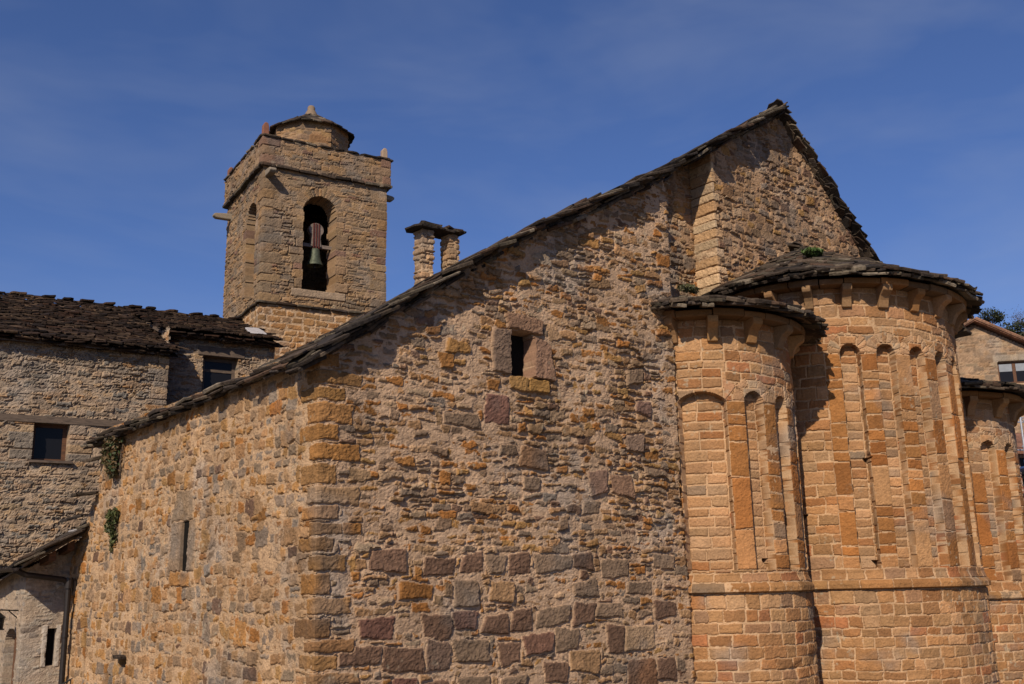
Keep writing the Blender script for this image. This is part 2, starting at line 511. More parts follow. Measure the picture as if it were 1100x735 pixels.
def wood_mat(name, col, rough=.8):
    m, nt, b = new_mat(name)
    N, L = nt.nodes, nt.links
    co = N.new('ShaderNodeTexCoord')
    mp_ = N.new('ShaderNodeMapping'); mp_.inputs['Scale'].default_value = (2, 14, 14)
    L.new(co.outputs['Object'], mp_.inputs['Vector'])
    n1 = N.new('ShaderNodeTexNoise'); n1.inputs['Scale'].default_value = 3; n1.inputs['Detail'].default_value = 8; n1.inputs['Distortion'].default_value = .8
    L.new(mp_.outputs['Vector'], n1.inputs['Vector'])
    cr_ = N.new('ShaderNodeValToRGB')
    cr_.color_ramp.elements[0].color = tuple(c * .5 for c in col) + (1,); cr_.color_ramp.elements[0].position = .3
    cr_.color_ramp.elements[1].color = tuple(c * 1.3 for c in col) + (1,); cr_.color_ramp.elements[1].position = .72
    L.new(n1.outputs['Fac'], cr_.inputs['Fac']); L.new(cr_.outputs['Color'], b.inputs['Base Color'])
    b.inputs['Roughness'].default_value = rough
    bp = N.new('ShaderNodeBump'); bp.inputs['Strength'].default_value = .4; bp.inputs['Distance'].default_value = .01
    L.new(n1.outputs['Fac'], bp.inputs['Height']); L.new(bp.outputs['Normal'], b.inputs['Normal'])
    return m

def glass_mat(name, col=(.010, .010, .012)):
    m, nt, b = new_mat(name)
    N, L = nt.nodes, nt.links
    co = N.new('ShaderNodeTexCoord')
    n1 = N.new('ShaderNodeTexNoise'); n1.inputs['Scale'].default_value = 1.5
    L.new(co.outputs['Object'], n1.inputs['Vector'])
    bp = N.new('ShaderNodeBump'); bp.inputs['Strength'].default_value = .03; bp.inputs['Distance'].default_value = .05
    L.new(n1.outputs['Fac'], bp.inputs['Height']); L.new(bp.outputs['Normal'], b.inputs['Normal'])
    b.inputs['Base Color'].default_value = col + (1,)
    b.inputs['Roughness'].default_value = .16; b.inputs['Specular IOR Level'].default_value = .14
    return m

M_RUB = stone_mat('rubble_stone', 38, .24, .7, .014)
M_ASH = stone_mat('apse_ashlar', 42, .2, .5, .010, soil=.14)
M_TOW = stone_mat('tower_stone', 22, .22, .6, .02)
M_HOU = stone_mat('house_stone', 20, .24, .7, .02)
M_SLAB = stone_mat('roof_slab', 16, .45, .8, .02, rough=.95, soil=.4)
M_SLABD = stone_mat('dark_roof_slab', 16, .5, .8, .02, rough=.95, tint=(.46, .36, .31), soil=.4)
M_COR = stone_mat('carved_sandstone', 30, .22, .5, .012, soil=.2)
M_DARK = plain_mat('painted_dark_interior', (.012, .011, .010), .95, spec=.0)  # near-black colour stands in for the unlit depth behind openings
M_WOOD = wood_mat('weathered_timber', (.10, .07, .05))
M_BROWN = wood_mat('brown_timber', (.10, .042, .018))
M_GLASS = glass_mat('window_glass')
M_PIPE = plain_mat('dark_pipe', (.014, .010, .009), .5, .1, 12, .3, .1, .4)
M_IRON = plain_mat('black_iron', (.02, .02, .02), .5, .6)
M_BRONZE = plain_mat('bell_bronze', (.060, .070, .048), .6, .4, 18, .35, .15)
M_REDIRON = plain_mat('red_iron', (.075, .018, .014), .75, .1, 22, .5)
M_YOKE = wood_mat('bell_yoke_wood', (.17, .13, .105))
M_BLIND = plain_mat('window_blind', (.20, .22, .25), .7, 0, 8, .1, .05)
M_LEAD = plain_mat('zinc_flashing', (.42, .40, .40), .5, .2, 8, .15, .1)

# palettes (surface albedo)
TAN, ORANGE, OCHRE = (.215, .128, .066), (.225, .100, .030), (.235, .130, .048)
GREYB, PURPLE, PALE, GREY = (.165, .112, .074), (.120, .070, .046), (.27, .182, .112), (.150, .115, .088)
PAL_EAST = [(5, TAN), (2.2, ORANGE), (2.6, GREYB), (.4, PURPLE), (1.4, PALE), (1.2, OCHRE), (.4, GREY)]
PAL_NORTH = [(3.5, (.255, .150, .076)), (2.0, (.27, .145, .055)), (.9, ORANGE), (2.2, (.205, .138, .086)), (1.8, (.180, .135, .100)), (.3, PURPLE)]
PAL_QUOIN = [(4, (.215, .108, .036)), (3, (.235, .126, .050)), (1.0, TAN), (1.2, (.165, .088, .040))]
PAL_QPALE = [(3, (.40, .275, .165)), (2, (.36, .22, .115)), (1, (.34, .245, .16))]
PAL_GABLE = [(4, (.195, .120, .068)), (2.4, GREYB), (1.2, PURPLE), (1.0, OCHRE), (1.4, PALE), (.6, GREY)]
PAL_APSE = [(4, (.262, .140, .062)), (2.5, (.235, .112, .046)), (2, (.295, .168, .084)), (.9, (.235, .130, .070)), (.18, (.185, .135, .095)), (.6, (.255, .105, .045))]
PAL_PIL = [(3, (.255, .110, .034)), (2.5, (.225, .092, .028)), (1.5, (.295, .150, .064)), (.5, (.21, .125, .070))]
PAL_PANEL = [(3, (.272, .152, .074)), (2, (.30, .178, .096)), (1, (.235, .108, .044)), (.5, (.22, .145, .09))]
PAL_TOWER = [(4, (.195, .130, .078)), (2, (.22, .138, .072)), (2.4, (.155, .112, .076)), (.8, (.25, .155, .08)), (.5, (.165, .095, .065))]
PAL_BRICK = [(3, (.27, .145, .06)), (2, (.24, .125, .05)), (1, (.22, .14, .08))]
PAL_HOUSE = [(4, (.225, .162, .112)), (3, (.18, .14, .106)), (1.4, (.275, .19, .115)), (1.5, (.145, .122, .10)), (.5, (.24, .14, .07))]
PAL_PORCH = [(3, (.29, .235, .18)), (2, (.24, .19, .15)), (1, (.20, .155, .12))]

rng = random.Random(11)

# ------------------------------------------------------------------ ground, hill
def ground():
    n = 60
    v, f = [], []
    xs = [math.copysign(abs(t) ** 2.2, t) * 2500 for t in np.linspace(-1, 1, n)]
    for x in xs:
        for y in xs:
            v.append((x, y, -.6 + .04 * math.sin(x * .6) * math.cos(y * .5) if abs(x) < 60 else -.6))
    for i in range(n - 1):
        for j in range(n - 1): f.append((i * n + j, (i + 1) * n + j, (i + 1) * n + j + 1, i * n + j + 1))
    m, nt, b = new_mat('ground_earth')
    N, L = nt.nodes, nt.links
    co = N.new('ShaderNodeTexCoord'); n1 = N.new('ShaderNodeTexNoise'); n1.inputs['Scale'].default_value = .8; n1.inputs['Detail'].default_value = 10
    L.new(co.outputs['Object'], n1.inputs['Vector'])
    c = N.new('ShaderNodeValToRGB'); c.color_ramp.elements[0].color = (.10, .085, .06, 1); c.color_ramp.elements[1].color = (.24, .20, .15, 1)
    L.new(n1.outputs['Fac'], c.inputs['Fac']); L.new(c.outputs['Color'], b.inputs['Base Color']); b.inputs['Roughness'].default_value = .95
    o = mesh_obj('ground', v, f, m, None, None, True)
    tag(o, kind='structure')
ground()

def hill():
    rs = np.linspace(70, 700, 50); az = np.linspace(R_(52), R_(120), 90)
    A, Rr = np.meshgrid(az, rs, indexing='ij')
    x = Rr * np.sin(A); y = Rr * np.cos(A)
    ramp = np.clip((Rr - 70) / 150, 0, 1); ramp = ramp * ramp * (3 - 2 * ramp)
    edge_ = np.clip((A - R_(52)) / R_(6), 0, 1) * np.clip((R_(120) - A) / R_(8), 0, 1)
    z = -.8 + edge_ * ramp * (45 + 8 * fbm(x, y, .012, 3, 4) + (Rr - 220).clip(0) * .05)
    V = np.stack([x, y, z], -1).reshape(-1, 3)
    n1, n2 = A.shape
    ii, jj = np.meshgrid(np.arange(n1 - 1), np.arange(n2 - 1), indexing='ij')
    F = np.stack([ii * n2 + jj, ii * n2 + jj + 1, (ii + 1) * n2 + jj + 1, (ii + 1) * n2 + jj], -1).reshape(-1, 4)
    m, nt, b = new_mat('hill_scrub')
    N, L = nt.nodes, nt.links
    co = N.new('ShaderNodeTexCoord'); q = N.new('ShaderNodeTexNoise'); q.inputs['Scale'].default_value = .25; q.inputs['Detail'].default_value = 12; q.inputs['Roughness'].default_value = .75
    L.new(co.outputs['Object'], q.inputs['Vector'])
    c = N.new('ShaderNodeValToRGB'); c.color_ramp.elements[0].position = .38; c.color_ramp.elements[1].position = .62
    c.color_ramp.elements[0].color = (.035, .035, .018, 1); c.color_ramp.elements[1].color = (.12, .082, .05, 1)
    L.new(q.outputs['Fac'], c.inputs['Fac']); L.new(c.outputs['Color'], b.inputs['Base Color']); b.inputs['Roughness'].default_value = 1
    o = mesh_obj('hill', V, F, m, None, None, True)
    tag(o, kind='structure')
hill()

# ------------------------------------------------------------------ church
church = empty('church', (7.0, 5.0, -.6))
tag(church, 'large sandstone church with rubble side wall, tall gable and three rounded apses', 'church')

ROOF_A, ROOF_B = 4.36, .604            # underside of the long roof slope: z = A + B x
RIDGE_X = 10.93
def rake_lin(x): return ROOF_A + ROOF_B * x
def hump(x): return .14 * np.sin(np.pi * np.clip(x / 5.7, 0, 1))      # the aisle roof swells in the middle
def rake_l(x): return rake_lin(x) + hump(x)
APEX_X = 10.74                        # the roof ridge
RIDGE_Z = rake_l(APEX_X)
def rake_r(x): return RIDGE_Z - .95 * (x - APEX_X)
def sag(x, y):                        # the old roof drops towards the rear
    y0 = -.25 if x < 6.25 else .86
    return float(hump(x)) + (-.064 if x < 6.25 else -.080) * max(0.0, y - y0) * min(1.0, max(0.0, (x + .3) / 1.3))

# --- windows of the aisle (sheets painted near-black in place of unlit depth); their dressed stones are cut out of the wall relief below
def painted_dark_back(name, x0, y0, z0, x1, y1, z1, parent, mat=M_DARK):
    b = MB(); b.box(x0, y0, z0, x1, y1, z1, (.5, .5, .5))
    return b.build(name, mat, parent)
win_a = painted_dark_back('window', 2.70, .20, 4.28, 3.28, .24, 5.08, church)
win_a['label'] = 'dark square window framed by three big pinkish stones'
win_b = painted_dark_back('window', .022, 3.60, 1.88, .062, 4.06, 2.72, church)  # shallow sheet, its near-black colour imitates the shade of a deep slit
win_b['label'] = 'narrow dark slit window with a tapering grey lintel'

SC = 9.5                                # path length at the corner of the two aisle walls
def build_aisle():
    r = random.Random(5)
    st = []
    # north side: rounded field stones in smooth tan mortar
    st += rubble(0, SC, -.7, 4.5, r, PAL_NORTH, (.10, .19), (.75, 1.9), (.018, .055), .2, (-.016, .006), (.012, .026), .12, .10, 2.6, rot=.10)
    # east side: thin irregular rubble above, larger purple blocks below
    st += rubble(SC, SC + 6.1, 2.05, 8.1, r, PAL_EAST, (.055, .125), (1.1, 3.2), (.010, .046), .26, (-.030, .010), (.015, .040), .22, .10, 2.6, rot=.12)
    st += rubble(SC, SC + 6.1, -.7, 2.05, r, PAL_EAST, (.06, .14), (1.0, 2.6), (.010, .045), .22, (-.028, .010), (.015, .038), .25, .08, 2.8, rot=.10)
    for (x, z, w, h, c) in [(1.62, 1.92, .44, .23, PURPLE), (2.12, 1.93, .36, .22, PURPLE), (2.50, 1.90, .28, .20, GREYB), (2.88, 1.92, .36, .22, PURPLE),
                            (3.45, 1.93, .58, .2, GREYB), (4.55, 1.86, .5, .2, GREYB), (1.30, 1.60, .5, .18, ORANGE), (2.05, 1.58, .32, .26, GREYB), (.95, 1.98, .5, .22, PURPLE),
                            (1.62, 1.20, .40, .26, PURPLE), (2.02, 1.25, .34, .22, (0.136, 0.068, 0.049)), (2.48, 1.21, .38, .22, PURPLE), (.75, 1.22, .42, .2, (0.136, 0.068, 0.049)),
                            (.55, .92, .52, .22, PURPLE), (1.1, .86, .52, .24, PURPLE), (1.62, .88, .38, .28, (0.143, 0.093, 0.067)), (2.1, .90, .5, .2, GREYB), (2.7, .84, .32, .24, PURPLE),
                            (3.15, .92, .42, .24, (0.129, 0.068, 0.046)), (3.62, .95, .4, .26, GREYB), (3.42, .58, .4, .24, PURPLE), (3.95, .66, .44, .24, TAN), (4.5, .90, .26, .34, PURPLE),
                            (4.95, .93, .46, .3, PALE), (4.4, 1.30, .46, .2, GREYB), (4.95, .45, .5, .3, (0.143, 0.074, 0.041)), (5.45, .50, .4, .3, PURPLE), (3.95, 1.95, .36, .2, PURPLE), (3.95, 1.28, .38, .24, PURPLE), (3.40, 1.26, .50, .22, GREYB), (2.92, 1.24, .34, .22, PURPLE), (5.0, 1.6, .44, .18, GREYB), (5.5, 1.95, .4, .18, GREYB), (4.0, 1.6, .42, .18, GREYB), (2.6, 1.58, .36, .2, TAN), (5.5, 1.3, .4, .22, PURPLE), (3.6, .2, .44, .26, PURPLE), (4.15, .2, .42, .26, GREYB), (2.1, .1, .46, .26, PURPLE), (1.5, .1, .4, .26, GREYB), (4.75, .1, .4, .24, PURPLE),
                            (.5, .45, .5, .24, GREYB), (1.15, .48, .4, .3, (0.129, 0.062, 0.046)), (1.62, .44, .34, .3, PURPLE), (2.15, .45, .48, .24, GREYB), (2.75, .45, .4, .22, GREYB), (3.0, .30, .3, .2, PURPLE),
                            (2.55, 3.88, .40, .36, (0.143, 0.074, 0.055)), (4.15, 2.66, .30, .20, GREYB), (3.15, 3.30, .44, .26, (0.163, 0.093, 0.052)), (2.75, 3.38, .26, .17, GREYB),
                            (4.3, 3.02, .34, .32, (0.170, 0.105, 0.075)), (4.75, 3.0, .40, .3, (0.163, 0.096, 0.061)), (5.05, 3.6, .36, .24, (0.177, 0.118, 0.084)), (5.15, 4.6, .30, .22, GREYB),
                            (5.45, 3.2, .4, .16, GREYB), (3.1, 2.92, .24, .18, GREYB), (2.0, 3.72, .55, .16, GREYB), (5.3, 4.15, .3, .2, (0.156, 0.093, 0.070))]:
        jj = lambda: r.uniform(-.045, .045)
        w *= 1.04; h *= 1.04
        q = [(SC + a + jj(), b + jj()) for a, b in rect(x - w / 2, x + w / 2, z - h / 2, z + h / 2)]
        k = r.uniform(.88, 1.1)
        st.append(Stone(q, tuple(t * k for t in c), r.uniform(-.004, .014), .03, r.uniform(-.05, .05), r.uniform(-.06, .06), fix=True, gap=.030, p=2.0))
    # plain right-hand strip of the wall beside the apse keeps its rubble; quoins at the corner
    z = -.65; k = 0
    while z < 4.30:
        h = r.uniform(.16, .27)
        if z + h > 4.36: h = 4.36 - z
        wl, wr = ((r.uniform(.30, .55), r.uniform(.16, .34)) if k % 2 else (r.uniform(.14, .28), r.uniform(.36, .66)))
        g = .020
        if k % 2 == 0 and r.random() < .3:
            m = wr * .55
            st.append(Stone([(SC + m + .01, z + g), (SC + wr, z + g), (SC + wr, z + h - g), (SC + m + .01, z + h - g)], pick(r, PAL_QUOIN), .004, .022, 0, 0, fix=True, p=5))
            wr = m
        jj = lambda: r.uniform(-.012, .012)
        st.append(Stone([(SC - wl, z + g + jj()), (SC + wr, z + g + jj()), (SC + wr + jj(), z + h - g + jj()), (SC - wl + jj(), z + h - g + jj())],
                        pick(r, PAL_QUOIN), r.uniform(-.004, .012), .018, r.uniform(-.01, .01), r.uniform(-.03, .03), fix=True, gap=.016, p=6))
        z += h; k += 1
    # dressed stones round the two openings
    X = lambda x: SC + x
    st.append(Stone([(X(2.74), 5.00), (X(3.36), 4.985), (X(3.38), 5.19), (X(2.72), 5.22)], (.20, .118, .074), .035, .03, lab=1, fix=True, gap=.02, p=6))
    st.append(Stone([(X(2.50), 4.40), (X(2.80), 4.37), (X(2.80), 4.98), (X(2.50), 4.96)], (.165, .112, .080), .030, .03, lab=2, fix=True, gap=.02, p=5))
    st.append(Stone([(X(3.175), 4.36), (X(3.57), 4.37), (X(3.48), 4.88), (X(3.20), 4.95)], (.215, .128, .084), .035, .03, lab=7, fix=True, gap=.02, p=4))
    st.append(Stone([(X(2.78), 4.19), (X(3.10), 4.16), (X(3.10), 4.36), (X(2.78), 4.36)], (.245, .140, .052), .02, .03, lab=3, fix=True, gap=.02, p=5))
    st.append(Stone([(X(3.10), 4.17), (X(3.44), 4.18), (X(3.44), 4.35), (X(3.10), 4.355)], (.235, .130, .042), .02, .03, lab=3, fix=True, gap=.02, p=5))
    Y = lambda y: SC - y
    st.append(Stone([(Y(4.38), 2.64), (Y(3.60), 2.64), (Y(3.66), 3.06), (Y(4.20), 3.08)], (.215, .148, .092), .008, .02, lab=4, fix=True, gap=.02, p=7))
    st.append(Stone([(Y(4.42), 1.90), (Y(3.955), 1.95), (Y(3.955), 2.64), (Y(4.34), 2.64)], (.215, .148, .096), .008, .02, lab=5, fix=True, gap=.02, p=7))
    st.append(Stone([(Y(3.75), 1.95), (Y(3.50), 1.95), (Y(3.50), 2.64), (Y(3.75), 2.64)], (.20, .138, .088), .008, .02, lab=8, fix=True, gap=.02, p=7))
    st.append(Stone([(Y(4.30), 1.76), (Y(3.64), 1.74), (Y(3.64), 1.93), (Y(4.30), 1.94)], (.26, .130, .046), .008, .02, lab=6, fix=True, gap=.02, p=6))

    yw = lambda S: SC - S
    def relief(S, Z):
        R = np.zeros(S.shape, np.float32)
        x = S - SC
        R[(x > 2.81 + .02 * np.sin(Z * 9)) & (x < 3.165 + .04 * np.sin((Z - 4.3) * 3)) & (Z > 4.37) & (Z < 4.985)] = -.33
        y = SC - S
        hole = (y > 3.715) & (y < 3.965) & (Z > 1.955) & (Z < 2.63)
        R[hole] = -.13
        # rear part of the north wall leans and bellies a little
        R += .05 * np.clip((y - 6.2) / 1.5, 0, 1) * np.clip(1 - Z / 4.3, 0, 1)
        R[(y > 5.93) & (y < 6.22) & (Z > .58) & (Z < .70)] = -.22
        # unevenness of both faces
        R += (.030 * fbm(S, Z, .7, 77, 3)).astype(np.float32) * np.clip(np.abs(S - SC) / .5, 0, 1)
        R += .012 * fbm(S, Z, 2.6, 78, 2) * np.clip(np.abs(S - SC) / .3, 0, 1)
        return R
    def mask(S, Z):
        x = S - SC; y = SC - S
        m = (x > 0) & (Z > rake_l(np.clip(x, 0, 6.0)) - .03)
        m |= (x <= 0) & (Z > 4.42) & (y < 7.78)
        m |= (y >= 7.70) & (Z > 3.95 - (y - 7.78) * 1.05 + .05 * np.sin(y * 23))
        m |= (x > 2.84) & (x < 3.14) & (Z > 4.41) & (Z < 4.95) & False
        return m
    def dry(S, Z):
        x = S - SC
        d = np.clip(fbm(S, Z, 1.1, 61, 3) * 2.2 + .15, 0, 1) * .030
        return np.where(x > .4, d * np.clip((Z - 1.5) / 1.5, .2, 1), d * .12)
    P = Path([(.10, SC - .10), (.10, 7.78), (0, 7.78), (0, 0), (6.0, 0), (6.0, 1.9)])
    P.corner = P.corner[3:5] * 0 + np.array([SC + (P.corner[3] - SC), P.corner[4]]) if False else P.corner
    return P, st, relief, mask, dry
P_A, st_a, rel_a, mask_a, dry_a = build_aisle()
SC_REAL = P_A.corner[3]
assert abs(SC_REAL - SC) < 1e-6, SC_REAL
def par_a(l, objs):
    return {0: church, 1: win_a, 2: win_a, 3: win_a, 4: win_b, 5: win_b, 6: win_b, 7: win_a, 8: win_b}[l]
sheet({0: 'aisle_wall', 1: 'lintel', 2: 'jamb', 3: 'sill', 4: 'lintel', 5: 'jamb', 6: 'sill', 7: 'jamb', 8: 'jamb'}, M_RUB, par_a, P_A, -.7, 8.05, .013, st_a, 101,
      (.350, .238, .156), mlev=.004, mrough=.014, warp=(.05, 1.5), warp2=.017, edge=.017, rough=.011, relief=rel_a, cvar=.24, mask=mask_a, dry=dry_a, s_lim=(0, SC + 7.0), zres=.0125, mort2=(.350, .232, .138), mort2_w=lambda S, Z: np.clip((SC - S) / .05 + .5, 0, 1), wfix=.022)

# --- gable wall of the nave with its pale quoins, and the strip of aisle wall set back beside it
def build_gable():
    r = random.Random(8)
    st = []
    st += rubble(0, 2.73, 4.8, 9.8, r, PAL_EAST, (.08, .16), (1.0, 2.6), (.01, .04), .2, (-.024, .014), (.016, .04), .2, .08, 2.8, rot=.1)
    st += rubble(3.26, 8.0, 4.8, 11.1, r, PAL_GABLE, (.09, .17), (.8, 2.2), (.018, .05), .24, (-.020, .012), (.016, .036), .2, .12, 2.6, rot=.22)
    z = 4.9; k = 0
    while z < 9.6:
        h = r.uniform(.15, .24)
        wr = r.uniform(.04, .30) if k % 2 else r.uniform(.02, .08)
        wl = .53
        jj = lambda: r.uniform(-.012, .012)
        st.append(Stone([(3.26 - wl, z + .008 + jj()), (3.26 + wr, z + .008 + jj()), (3.26 + wr, z + h - .008 + jj()), (3.26 - wl, z + h - .008 + jj())],
                        pick(r, PAL_QPALE), r.uniform(-.008, .012), .015, 0, r.uniform(-.03, .03), fix=True, gap=.014, p=6))
        z += h; k += 1
    px = lambda S: np.where(S < 2.73, 5.9 + S, np.where(S < 3.26, 8.63, 8.63 + S - 3.26))
    def mask(S, Z):
        x = px(S)
        return (Z > rake_l(x) - .03) | (Z > rake_r(x) - .03)
    P = Path([(5.9, 1.73), (8.63, 1.73), (8.63, 1.2), (13.2, 1.2), (13.2, 3.0)])
    rel = lambda S, Z: .02 * fbm(S, Z, .8, 51, 3)
    sheet({0: 'gable_wall'}, M_RUB, lambda l, o: church, P, 4.9, 11.0, .0145, st, 202, (.275, .175, .105), mlev=.003, mrough=.015,
          warp=(.045, 1.6), warp2=.017, edge=.02, rough=.011, relief=rel, mask=mask,
          dry=lambda S, Z: np.clip(fbm(S, Z, 1.3, 62, 3) * 2, 0, 1) * .022)
build_gable()

# --- hidden sides of the church, closed so that no light leaks in
b = MB()
b.box(6.02, 1.95, -.7, 13.19, 13.8, 4.85, PAL_EAST[0][1])
b.poly([(8.7, 1.95, 4.85), (8.7, 1.95, 9.4), (8.7, 13.8, 8.6), (8.7, 13.8, 4.85)], [(0, 1, 2, 3)], TAN)
b.poly([(13.18, 1.3, 4.85), (13.18, 1.3, rake_r(13.18) - .1), (13.18, 13.8, rake_r(13.18) - 1.0), (13.18, 13.8, 4.85)], [(3, 2, 1, 0)], TAN)
b.poly([(8.7, 13.8, 4.85), (8.7, 13.8, rake_l(8.7) - 1.0), (APEX_X, 13.8, RIDGE_Z - 1.0), (13.18, 13.8, rake_r(13.18) - 1.0), (13.18, 13.8, 4.85)], [(0, 1, 2, 3, 4)], TAN)
b.poly([(.14, 7.78, -.7), (6.02, 7.78, -.7), (6.02, 7.78, 7.35), (.14, 7.78, 4.2)], [(0, 1, 2, 3)], TAN)
b.build('rear_wall', M_RUB, church)
# right-hand aisle
b = MB()
b.box(13.2, 1.78, -.7, 16.75, 10.0, 6.9, TAN)
b.build('aisle_wall', M_RUB, church)

# --- apses
def cyl_s(R, a0, phi): return a0 + R * R_(phi + 90)

def apse(cx, cy, R, seed, dz, panels, z_p0, z_cor, z_eave, apex, eave_over, label, corbels, nv, eave_flat, res, roof_phi=(-112, 112), tilt=.06, holes=()):
    r = random.Random(seed)
    a0 = 1.75 - cy
    pts = [(cx - R, 1.75)] + [(cx + R * math.sin(R_(p)), cy - R * math.cos(R_(p))) for p in np.linspace(-90, 90, 160)] + [(cx + R, 1.75)]
    P = Path(pts)
    sf = lambda phi: cyl_s(R, a0, phi)
    ztop = z_cor + .02
    z_l0, z_l1 = 1.47 + dz, 1.62 + dz
    st = ashlar(0, P.L, -.7, z_l0, r, PAL_APSE, (.13, .19), (.16, .40))
    st += ashlar(0, P.L, z_l1 + .0, ztop, r, PAL_APSE, (.13, .21), (.2, .46))
    n0 = len(st)
    z = z_l0
    s = -.1
    while s < P.L:
        w = r.uniform(.22, .5)
        st.append(Stone(rect(s + .006, s + w - .006, z_l0, z_l1), pick(r, [(3, (.235, .118, .046)), (2, (.205, .10, .038)), (.5, (.17, .115, .07))]), r.uniform(-.016, .010), .014, r.uniform(-.03, .03), 0, fix=True, gap=.014, p=5, lab=90))
        s += w
    pil = []
    pan = [(sf(c), R * R_(hw), zs, rise, n_) for (c, hw, zs, rise, n_) in panels]
    for i in range(len(pan)):
        c, hw, zs, rise, n_ = pan[i]
        # voussoirs
        if n_ > 0:
            if rise is None:
                st += arch_stones(c, zs, hw - .004, hw + .19, n_, r, [(2, (.30, .18, .10)), (1, (.27, .145, .07)), (1, (.32, .21, .125))])
            else:
                rad = (hw * hw + rise * rise) / (2 * rise); zc = zs + rise - rad; an = math.asin(min(1, hw / rad))
                st += arch_stones(c, zc, rad - .004, rad + .24, n_, r, [(1, (.42, .22, .115))], math.pi / 2 - an * 1.02, math.pi / 2 + an * 1.02)
    ed = []
    for i in range(len(pan) + 1):
        lo = pan[i - 1][0] + pan[i - 1][1] if i else None
        hi = pan[i][0] - pan[i][1] if i < len(pan) else None
        if lo is None: lo = hi - R * R_(7)
        if hi is None: hi = lo + R * R_(8)
        zt = min(pan[i - 1][2] if i else 9, pan[i][2] if i < len(pan) else 9)
        ed.append((lo, hi, zt))
    for i, (lo, hi, zt) in enumerate(ed):
        z = z_p0
        while z < zt - .01:
            h = r.uniform(.14, .26) if r.random() > .33 else r.uniform(.45, .85)
            if zt - z - h < .1: h = zt - z
            jj = r.uniform(-.012, .012)
            st.append(Stone([(lo + .006 + abs(jj), z + .014 + jj), (hi - .004, z + .014 - jj), (hi - .006, z + h - .013 - jj), (lo + .004 + abs(jj), z + h - .013 + jj)], pick(r, PAL_PIL), r.uniform(-.012, .012), .014, r.uniform(-.03, .03), 0, fix=True, gap=.012, p=6))
            z += h
    # clip explicit pilaster stones so they do not spill over the panels: handled by order (panel stones last)
    for (c, hw, zs, rise, n_) in pan:
        z = z_p0
        while z < zs + hw:
            h = r.uniform(.13, .19)
            if hw > .25:
                cut = c + r.uniform(-.12, .12)
                parts = [(c - hw + .01, cut - .012), (cut + .012, c + hw - .035)]
            else: parts = [(c - hw + .015, c + hw - .045)]
            for (a, bb) in parts:
                j = lambda: r.uniform(-.008, .008)
                st.append(Stone([(a + j(), z + .013 + j()), (bb + j(), z + .013 + j()), (bb + j(), z + h - .013 + j()), (a + j(), z + h - .013 + j())], pick(r, PAL_PANEL), r.uniform(-.006, .006), .015, 0, 0, fix=True, gap=.02, p=5, lab=99))
            z += h
    def inpan(S, Z):
        m = np.zeros(S.shape, bool)
        for (c, hw, zs, rise, n_) in pan:
            d = S - c
            if rise is None: top = zs + np.sqrt(np.maximum(hw * hw - d * d, 0))
            else:
                rad = (hw * hw + rise * rise) / (2 * rise); top = zs + rise - rad + np.sqrt(np.maximum(rad * rad - d * d, 0))
            wob = .006 * np.sin(Z * 17 + c * 5)
            m |= (np.abs(d + wob) < hw) & (Z < top) & (Z > z_p0)
        return m
    def relief(S, Z):
        R0 = np.where(inpan(S, Z), -.155, 0.0)
        t = np.clip((Z - z_l0) / (z_l1 - z_l0), 0, 1)
        led = .085 * np.clip(np.minimum(t / .16, (1.12 - t) / .5), 0, 1) ** .7 * ((Z > z_l0) & (Z < z_l1 + .02)) * (1 + .22 * fbm(S, Z, 3.1, seed + 80, 3))
        sl = np.where((Z >= z_l1) & (Z < z_l1 + .10), .04 * (1 - (Z - z_l1) / .10), 0)
        low = np.where(Z < z_l0, .022 + .02 * np.clip((z_l0 - Z) / 2, 0, 1), 0)
        put = np.zeros(S.shape, np.float32)
        for (ph, pz, pw, phh) in holes:
            put[(np.abs(S - sf(ph) + .02 * np.sin(Z * 40)) < pw * (1.1 - .5 * (pz + phh - Z) / phh)) & (np.abs(Z - pz) < phh)] = -.16
        chip = -.04 * np.clip(fbm(S, Z, 2.1, seed + 60, 3) * 2.4 - .9, 0, 1) * (Z < z_l0)
        return R0 + np.maximum(led, sl) + low + chip + put + .014 * fbm(S, Z, .9, seed + 70, 2)
    def facelab(S, Z):
        L = np.zeros(S.shape, np.int32)
        ip = inpan(S, Z)
        for i, (lo, hi, zt) in enumerate(ed):
            L[(S > lo - .004) & (S < hi + .004) & (Z > z_p0) & (Z < zt) & (~ip)] = 10 + i
        L[(Z > z_l0 - .01) & (Z < z_l1 + .012)] = 90
        return L
    # stones flagged 99 belong to the recessed panels: they stay in the main wall mesh, so drop the flag unless inside
    for s_ in st:
        if s_.lab == 99: s_.lab = 0
    names = {0: 'apse', 90: 'string_course'}
    for i in range(len(ed)): names[10 + i] = 'pilaster'
    mask = lambda S, Z: Z > ztop
    o = sheet(names, M_ASH, lambda l, objs: church if l == 0 else objs[0], P, -.7, ztop, res, st, seed, (.385, .248, .142), mlev=-.001, mrough=.006, warp=(.02, 1.5), warp2=.008, edge=.017,
              rough=.008, relief=relief, facelab=facelab, mask=mask, cvar=.13)
    body = o[0]; body['label'] = label
    # corbels
    prof = [(-.03, 0), (.27, 0), (.275, -.06), (.26, -.10), (.21, -.13), (.15, -.17), (.11, -.23), (.085, -.30), (.07, -.345), (-.03, -.36)]
    for phi in corbels:
        b = MB()
        t = R_(phi); e = (math.sin(t), -math.cos(t), 0)
        k = r.uniform(.92, 1.08)
        b.prism([(x * k, z) for x, z in prof], ((cx + e[0] * R, cy + e[1] * R, z_cor), e, (0, 0, 1), (-e[1], e[0], 0)), r.uniform(.13, .17), pick(r, [(2, (.285, .150, .060)), (1, (.24, .14, .07))]))
        c = b.build('corbel', M_COR, body)
        md = c.modifiers.new('bevel', 'BEVEL'); md.width = .012; md.segments = 2; md.limit_method = 'ANGLE'
